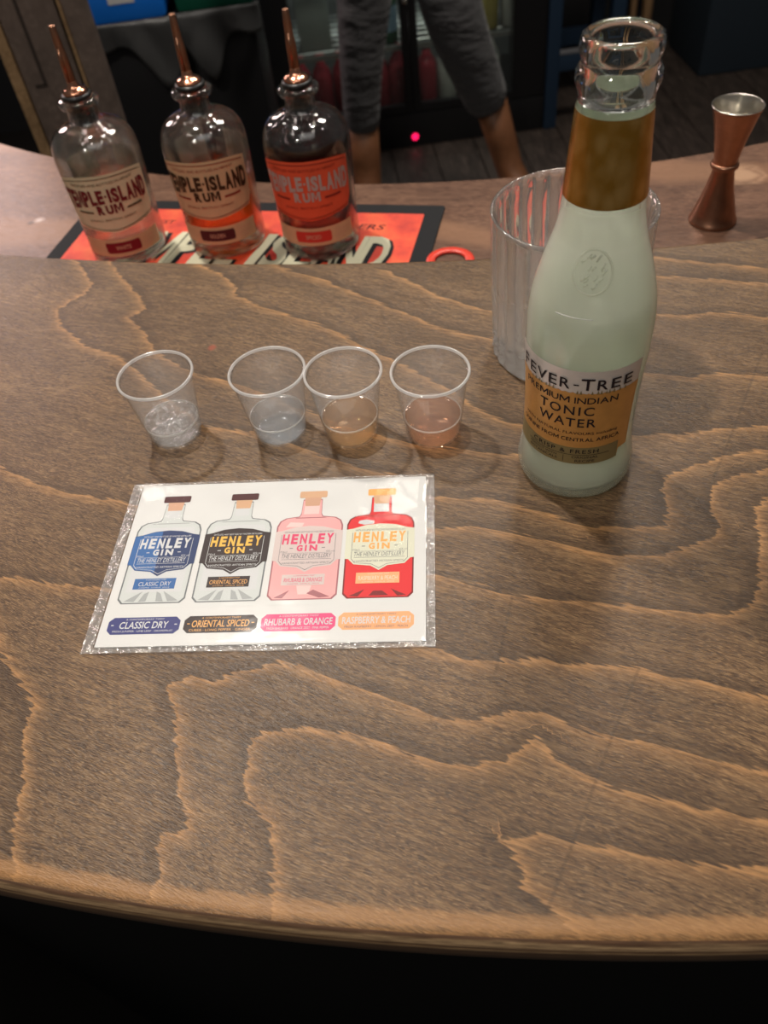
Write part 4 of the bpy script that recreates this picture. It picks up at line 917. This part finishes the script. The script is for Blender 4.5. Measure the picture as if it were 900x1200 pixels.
# wooden post at the left
GREYW = wood('grey_brown_board', R(90), (.125, .090, .072), (.15, .11, .09), (.10, .072, .058), (.16, .11, .08), .55, fl=10., fs=60.)
PINE = wood('raw_pine_edge', R(90), (.30, .185, .09), (.36, .23, .12), (.22, .13, .06), (.36, .22, .1), .55, fl=14., fs=90.)
post = thing('wooden_post', 'grey brown boarded wooden post with raw pale edge behind the counter at left', 'post', (-.44, 1.36, FLZ))
boxo('board', (-.012, .072, 0, .035, 0, 1.75), GREYW, post, .002)
boxo('board', (.0745, .0795, .003, .032, 0, 1.75), PINE, post)
boxo('board', (.082, .112, -.004, .036, 0, 1.75), GREYW, post, .002)
boxo('edge_strip', (-.030, -.0125, -.004, .035, 0, 1.75), PINE, post, .002)
boxo('groove_strip', (.016, .0205, -.0012, .0, .90, 1.75), pbr('groove_dark', (.03, .02, .015), .8), post)
boxo('groove_strip', (.002, .0205, -.0012, .0, .897, .901), bpy.data.materials['groove_dark'], post)

# recycling bins with liners
LINER = pbr('black_liner_plastic', (.045, .045, .045), .36, bump=.3, gscale=30)
def bin_(x, y, wd, col, label, seed, sx):
    t = thing('recycling_bin', label, 'bin', (x, y, FLZ))
    b = nb(); box(b, -wd / 2 + .01, wd / 2 - .01, 0, .34, 0, .80, bev=.01); obj('bin_body', b, MBLACK, t, ang=40)
    b = nb(); box(b, -wd / 2, wd / 2, -.012, .352, .800, .875, bev=.012); obj('coloured_rim', b, pbr(col[0], col[1], .35), t, ang=40)
    b = nb(); box(b, sx - .027, sx + .027, -.0135, -.0118, .836, .868); obj('paper_sticker', b, pbr('sticker_paper', (.55, .55, .55), .6), t, smooth=False)
    b = nb(); G = []
    n = 40
    for j in range(9):
        row = []
        for i in range(n + 1):
            u = i / n * (wd + .03) - .015
            xx = u - wd / 2; yy = -.016
            if xx < -wd / 2 - .004: yy = -.016 + (-wd / 2 - .004 - xx) * 2.5; xx = -wd / 2 - .004
            if xx > wd / 2 + .004: yy = -.016 + (xx - wd / 2 - .004) * 2.5; xx = wd / 2 + .004
            hang = .050 + .085 * math.exp(-((u / wd - seed) / .22) ** 2) + .015 * mnoise.noise(Vector((u * 14, seed, 0)))
            z = .803 - hang * j / 8
            yy -= (.012 * abs(mnoise.noise(Vector((u * 26, z * 9, seed)))) + .006 * math.sin(u * 60 + seed + z * 25)) * (j / 8) ** .6
            row.append(b.verts.new((xx, yy, z)))
        G.append(row)
    for A, B in zip(G, G[1:]):
        for i in range(n): b.faces.new((A[i], A[i + 1], B[i + 1], B[i]))
    o = obj('bin_liner', b, LINER, t); m = o.modifiers.new('thick', 'SOLIDIFY'); m.thickness = .002
bin_(-.405, 1.96, .195, ('blue_plastic', (.008, .15, .62)), 'black recycling bin with bright blue rim and liner bag, behind the left rum bottle', .86, .012)
bin_(-.205, 1.97, .165, ('green_plastic', (.006, .085, .05)), 'black recycling bin with dark green rim and liner bag, behind the middle rum bottle', .30, -.01)

# glass door fridge
fr = thing('bottle_fridge', 'black double door glass bottle fridge on the floor behind the person', 'fridge', (.291, 2.95, FLZ))
BK = pbr('black_fridge_enamel', (.008, .008, .009), .38)
IN = pbr('fridge_lining', (.16, .16, .155), .5)
boxo('side_panel', (-.475, -.445, .03, .50, .02, .90), BK, fr); boxo('side_panel', (.445, .475, .03, .50, .02, .90), BK, fr)
boxo('top_panel', (-.475, .475, .03, .50, .87, .90), BK, fr); boxo('bottom_panel', (-.475, .475, .03, .50, .02, .10), BK, fr)
boxo('back_panel', (-.445, .445, .47, .499, .10, .87), IN, fr)
kp = boxo('kick_plate', (-.475, .475, .0, .03, 0, .115), BK, fr, .003)
b = nb(); lathe(b, [(0, 0), (.012, 0), (.011, .003), (0, .004)], 24)
led = obj('power_light', b, pbr('red_power_light', (.5, .0, .03), .4, emit=(1, .01, .10), estr=2.2), kp); led.rotation_euler = (R(90), 0, 0); led.location = (.008, -.0005, .034)
SH = pbr('shelf_wire', (.45, .45, .43), .3, .8)
PANE = clear_film('fridge_pane', (.86, .89, .88), haze=.015, rough=.03, gl=.7)
for s, (x0, x1) in ((0, (-.475, .008)), (1, (.010, .475))):
    d = boxo('door', (x0, x0 + (.10 if s == 0 else .026), 0, .028, .118, .90), BK, fr, .003)
    d2 = boxo('door_stile', (x1 - (.026 if s == 0 else .115), x1, 0, .028, .118, .90), BK, d, .003)
    boxo('door_rail', (x0, x1, .001, .027, .82, .899), BK, d); boxo('door_rail', (x0, x1, .001, .027, .119, .145), BK, d)
    boxo('pane', (x0 + .02, x1 - .02, .010, .015, .14, .83), PANE, d)
b = nb()
lathe(b, [(0, 0), (.009, 0), (.008, .004), (0, .005)], 20); lk = obj('door_lock', b, STEEL, fr); lk.rotation_euler = (R(90), 0, 0); lk.location = (.0, -.0005, .470)
for z in (.320, .58):
    b = nb()
    for k in range(9): tube(b, [(-.44, .05 + .05 * k, z), (.44, .05 + .05 * k, z)], .0025, 6)
    box(b, -.44, .44, .045, .053, z - .008, z + .008)
    obj('shelf', b, SH, fr, smooth=False)
fl_ = bpy.data.lights.new('fridge_lamp', 'AREA'); fl_.shape = 'RECTANGLE'; fl_.size = .8; fl_.size_y = .04; fl_.energy = 2.2; fl_.color = (.9, 1, .95)
fo = bpy.data.objects.new('fridge_lamp', fl_); COL.objects.link(fo); fo.location = (.291, 3.05, ZT - .19)
def drink(x, y, z, r, h, m, cap, label, group, lab=None, name='drink_bottle', cat='bottle'):
    t = thing(name, label, cat, (x, y, FLZ + z), 0, group)
    b = nb(); lathe(b, [(0, 0), (r * .9, 0), (r, .006), (r, h * .68), (r * .88, h * .76), (r * .42, h * .87), (r * .38, h * .97), (0, h * .97)], 24); obj('bottle_glass', b, m, t)
    b = nb(); lathe(b, [(0, h * .96), (r * .46, h * .96), (r * .46, h), (0, h)], 20); obj('cap', b, cap, t)
    if lab:
        b = nb(); lathe(b, [(r + .0006, h * .16), (r + .0006, h * .48)], 24); obj('paper_label', b, lab, t)
    return t
REDG = pbr('red_drink_glass', (.24, .022, .032), .15, spec=.6); CLG = pbr('pale_drink_glass', (.42, .42, .38), .15, spec=.6); GRG = pbr('green_drink_glass', (.015, .10, .045), .15, spec=.6)
YLG = pbr('yellow_drink_glass', (.32, .26, .07), .2); WCAP = pbr('silver_cap', (.6, .6, .58), .3, .7); RCAP = pbr('red_cap', (.35, .02, .03), .4); BLAB = pbr('blue_grey_label', (.22, .33, .42), .6)
gr = 'red drink bottles on the lower fridge shelf'
for i, x in enumerate((-.075, -.005, .065)): drink(x, 3.045, .101, .0345, .215, REDG, RCAP, 'red drink bottle behind left fridge door, ' + ('leftmost on the lower shelf', 'second from left on the lower shelf', 'third from left, half behind the straight trouser leg')[i], gr)
for i, x in enumerate((.195, .262)): drink(x, 3.045, .101, .0345, .215, REDG, RCAP, 'red drink bottle between the straight trouser leg and the door mullion, ' + ('beside the leg', 'beside the mullion')[i], gr)
for i, x in enumerate((.365, .435)): drink(x, 3.05, .101, .0345, .20, CLG if i else REDG, WCAP, ('red bottle with silver cap just right of the fridge door mullion', 'pale bottle with silver cap behind right fridge door, beside a red one')[i], 'silver capped bottles in the fridge')
drink(.505, 3.05, .101, .0345, .20, REDG, WCAP, 'red bottle with silver cap behind the bent knee in the fridge', 'silver capped bottles in the fridge')
drink(.590, 3.05, .101, .0345, .20, CLG, WCAP, 'pale bottle with silver cap at the right end of the lower fridge shelf', 'silver capped bottles in the fridge')
drink(.236, 3.06, .323, .036, .24, GRG, GRG, 'green bottle with blue grey label on the upper fridge shelf', 'bottles on the upper fridge shelf', BLAB)
drink(.585, 3.06, .323, .034, .22, YLG, YLG, 'yellow bottle on upper fridge shelf, first right of the bent leg', 'bottles on the upper fridge shelf')
drink(.66, 3.06, .323, .034, .22, CLG, YLG, 'pale bottle on upper fridge shelf, nearest the right door frame', 'bottles on the upper fridge shelf')
t = thing('drink_carton', 'pale grey carton on upper shelf behind the left fridge door', 'carton', (-.01, 3.06, FLZ + .323))
boxo('carton_body', (-.055, .055, 0, .07, 0, .19), pbr('pale_carton', (.20, .22, .20), .6), t, .004)
b = nb(); prism(b, [(-.055, 0), (.055, 0), (.055, .07), (-.055, .07)], .19, .20); obj('carton_top', b, bpy.data.materials['pale_carton'], t, smooth=False)

# person behind the bar: grey trousers, brown boots
per = thing('person', 'person in charcoal trousers and brown boots stepping sideways behind the bar', 'person', (0, 0, FLZ))
me = bpy.data.meshes.new('trousers')
PV = [(.255, 2.53, 1.00), (.25, 2.53, .86), (.175, 2.53, .80), (.118, 2.49, .52), (.104, 2.50, .40), (.094, 2.515, .26), (.33, 2.53, .80), (.375, 2.44, .55), (.43, 2.47, .42), (.487, 2.50, .285)]
PR = [.155, .15, .10, .073, .062, .058, .10, .088, .078, .068]
PE = [(1, 0), (1, 2), (2, 3), (3, 4), (4, 5), (1, 6), (6, 7), (7, 8), (8, 9)]
me.from_pydata(PV, PE, []); 
def cloth():
    q = N('charcoal_cotton'); co = q.n('TexCoord').outputs['Object']
    n = q.noise(q.n('Mapping', None, Vector=co, Rotation=(0, R(25), 0), Scale=(9, 9, 24)).outputs[0], 1., 3.); f = q.noise(co, 900, 2.)
    b = q.n('Bump', None, Strength=.9, Distance=.03, Height=n.outputs[0])
    c = q.mix(f.outputs[0], (.036, .035, .037), (.060, .058, .060))
    p = q.n('BsdfPrincipled', None, Base_Color=c, Roughness=.85); q.set(p.inputs['Normal'], b); p.inputs['Sheen Weight'].default_value = .2
    return q.done(p)
tro = link('trousers', me, cloth(), per)
mod = tro.modifiers.new('skin', 'SKIN'); mod.use_smooth_shade = True
for v, r in zip(me.skin_vertices[0].data, PR): v.radius = (r, r)
me.skin_vertices[0].data[0].use_root = True
sb = tro.modifiers.new('sub', 'SUBSURF'); sb.levels = 2; sb.render_levels = 2
LEATHER = pbr('brown_leather', (.20, .080, .034), .5, grain=.3, gscale=40); SOLE = pbr('dark_sole', (.02, .015, .012), .7)
def boot(x, y, top, lean, yaw):
    b = nb(); n = 24; rings = []
    dirx, diry = math.cos(yaw), math.sin(yaw)
    prof = [(0.012, .046, .040, .0), (.03, .048, .043, .0), (.06, .045, .044, .0), (.085, .043, .043, .0), (.12, .044, .045, 0), (.18, .047, .048, 0), (top, .050, .050, 0)]
    fwd = [.062, .060, .042, .016, .0, -.002, -.003]; ln = [.085, .083, .064, .03, 0, 0, 0]
    for (z, rx, ry, _), fo_, le in zip(prof, fwd, ln):
        ring = []
        for k in range(n):
            a = 2 * PI * k / n; u = math.cos(a) * (rx + le) + fo_; v = math.sin(a) * ry * (1 - .18 * max(0, math.cos(a)) * (le > .02))
            ring.append(b.verts.new((x + u * dirx - v * diry + lean * z / top, y + u * diry + v * dirx, z)))
        rings.append(ring)
    for A, B in zip(rings, rings[1:]):
        for k in range(n): b.faces.new((A[k], A[(k + 1) % n], B[(k + 1) % n], B[k]))
    b.faces.new(list(reversed(rings[0]))); b.faces.new(rings[-1])
    o = obj('boot', b, LEATHER, per)
    s = nb(); pts = [(x + (math.cos(2 * PI * k / n) * .133 + .062) * dirx - math.sin(2 * PI * k / n) * .044 * diry, y + (math.cos(2 * PI * k / n) * .133 + .062) * diry + math.sin(2 * PI * k / n) * .044 * dirx) for k in range(n)]
    prism(s, pts, 0, .014); obj('sole', s, SOLE, o, smooth=False)
boot(.092, 2.515, .29, .002, R(-95)); boot(.575, 2.50, .31, -.088, R(-70))

# navy stool, pale poles and navy bench at right rear
NAVY = pbr('navy_paint', (.012, .028, .055), .45)
st = thing('stool', 'navy painted wooden stool with grey topped rail, right of the fridge', 'stool', (.893, 3.02, FLZ))
for x, y in ((-.126, -.08), (.088, -.08), (-.126, .14), (.088, .14)): boxo('leg', (x, x + .045, y, y + .045, 0, .66), NAVY, st, .004)
boxo('rail', (-.081, .088, -.076, -.046, .19, .245), NAVY, st, .003); boxo('rail', (-.081, .088, .144, .174, .19, .245), NAVY, st, .003)
boxo('rail_cap', (-.081, .088, -.078, -.044, .245, .25), pbr('grey_rail_top', (.12, .12, .13), .6), st)  # thin grey strip along the top of the front rail
boxo('seat', (-.121, .152, -.10, .205, .66, .70), NAVY, st, .008)
POLE = pbr('pale_pole_wood', (.50, .30, .15), .5, grain=.15, gscale=30)
for i, (x, r) in enumerate(((1.109, .0135), (1.160, .019))):
    b = nb(); tube(b, [(0, 0, 0), (.0, .03, .7), (.0, .06, 1.35)], r, 14)
    o = obj('wooden_pole', b, POLE); o.location = (x, 3.10, FLZ + ZT)
    tag(o, ('thinner left one of two pale wooden poles behind the tonic bottle mouth', 'thicker right one of two pale wooden poles behind the tonic bottle mouth')[i], 'pole', 'pale wooden poles')
be = thing('bench', 'dark navy bench base on the floor at far right', 'bench', (1.85, 3.20, FLZ))
boxo('bench_base', (-.42, .7, 0, .35, 0, .46), pbr('navy_fabric', (.010, .018, .028), .8, grain=.2, gscale=80), be, .01)
boxo('seat_pad', (-.44, .72, -.03, .37, .46, .54), bpy.data.materials['navy_fabric'], be, .02)
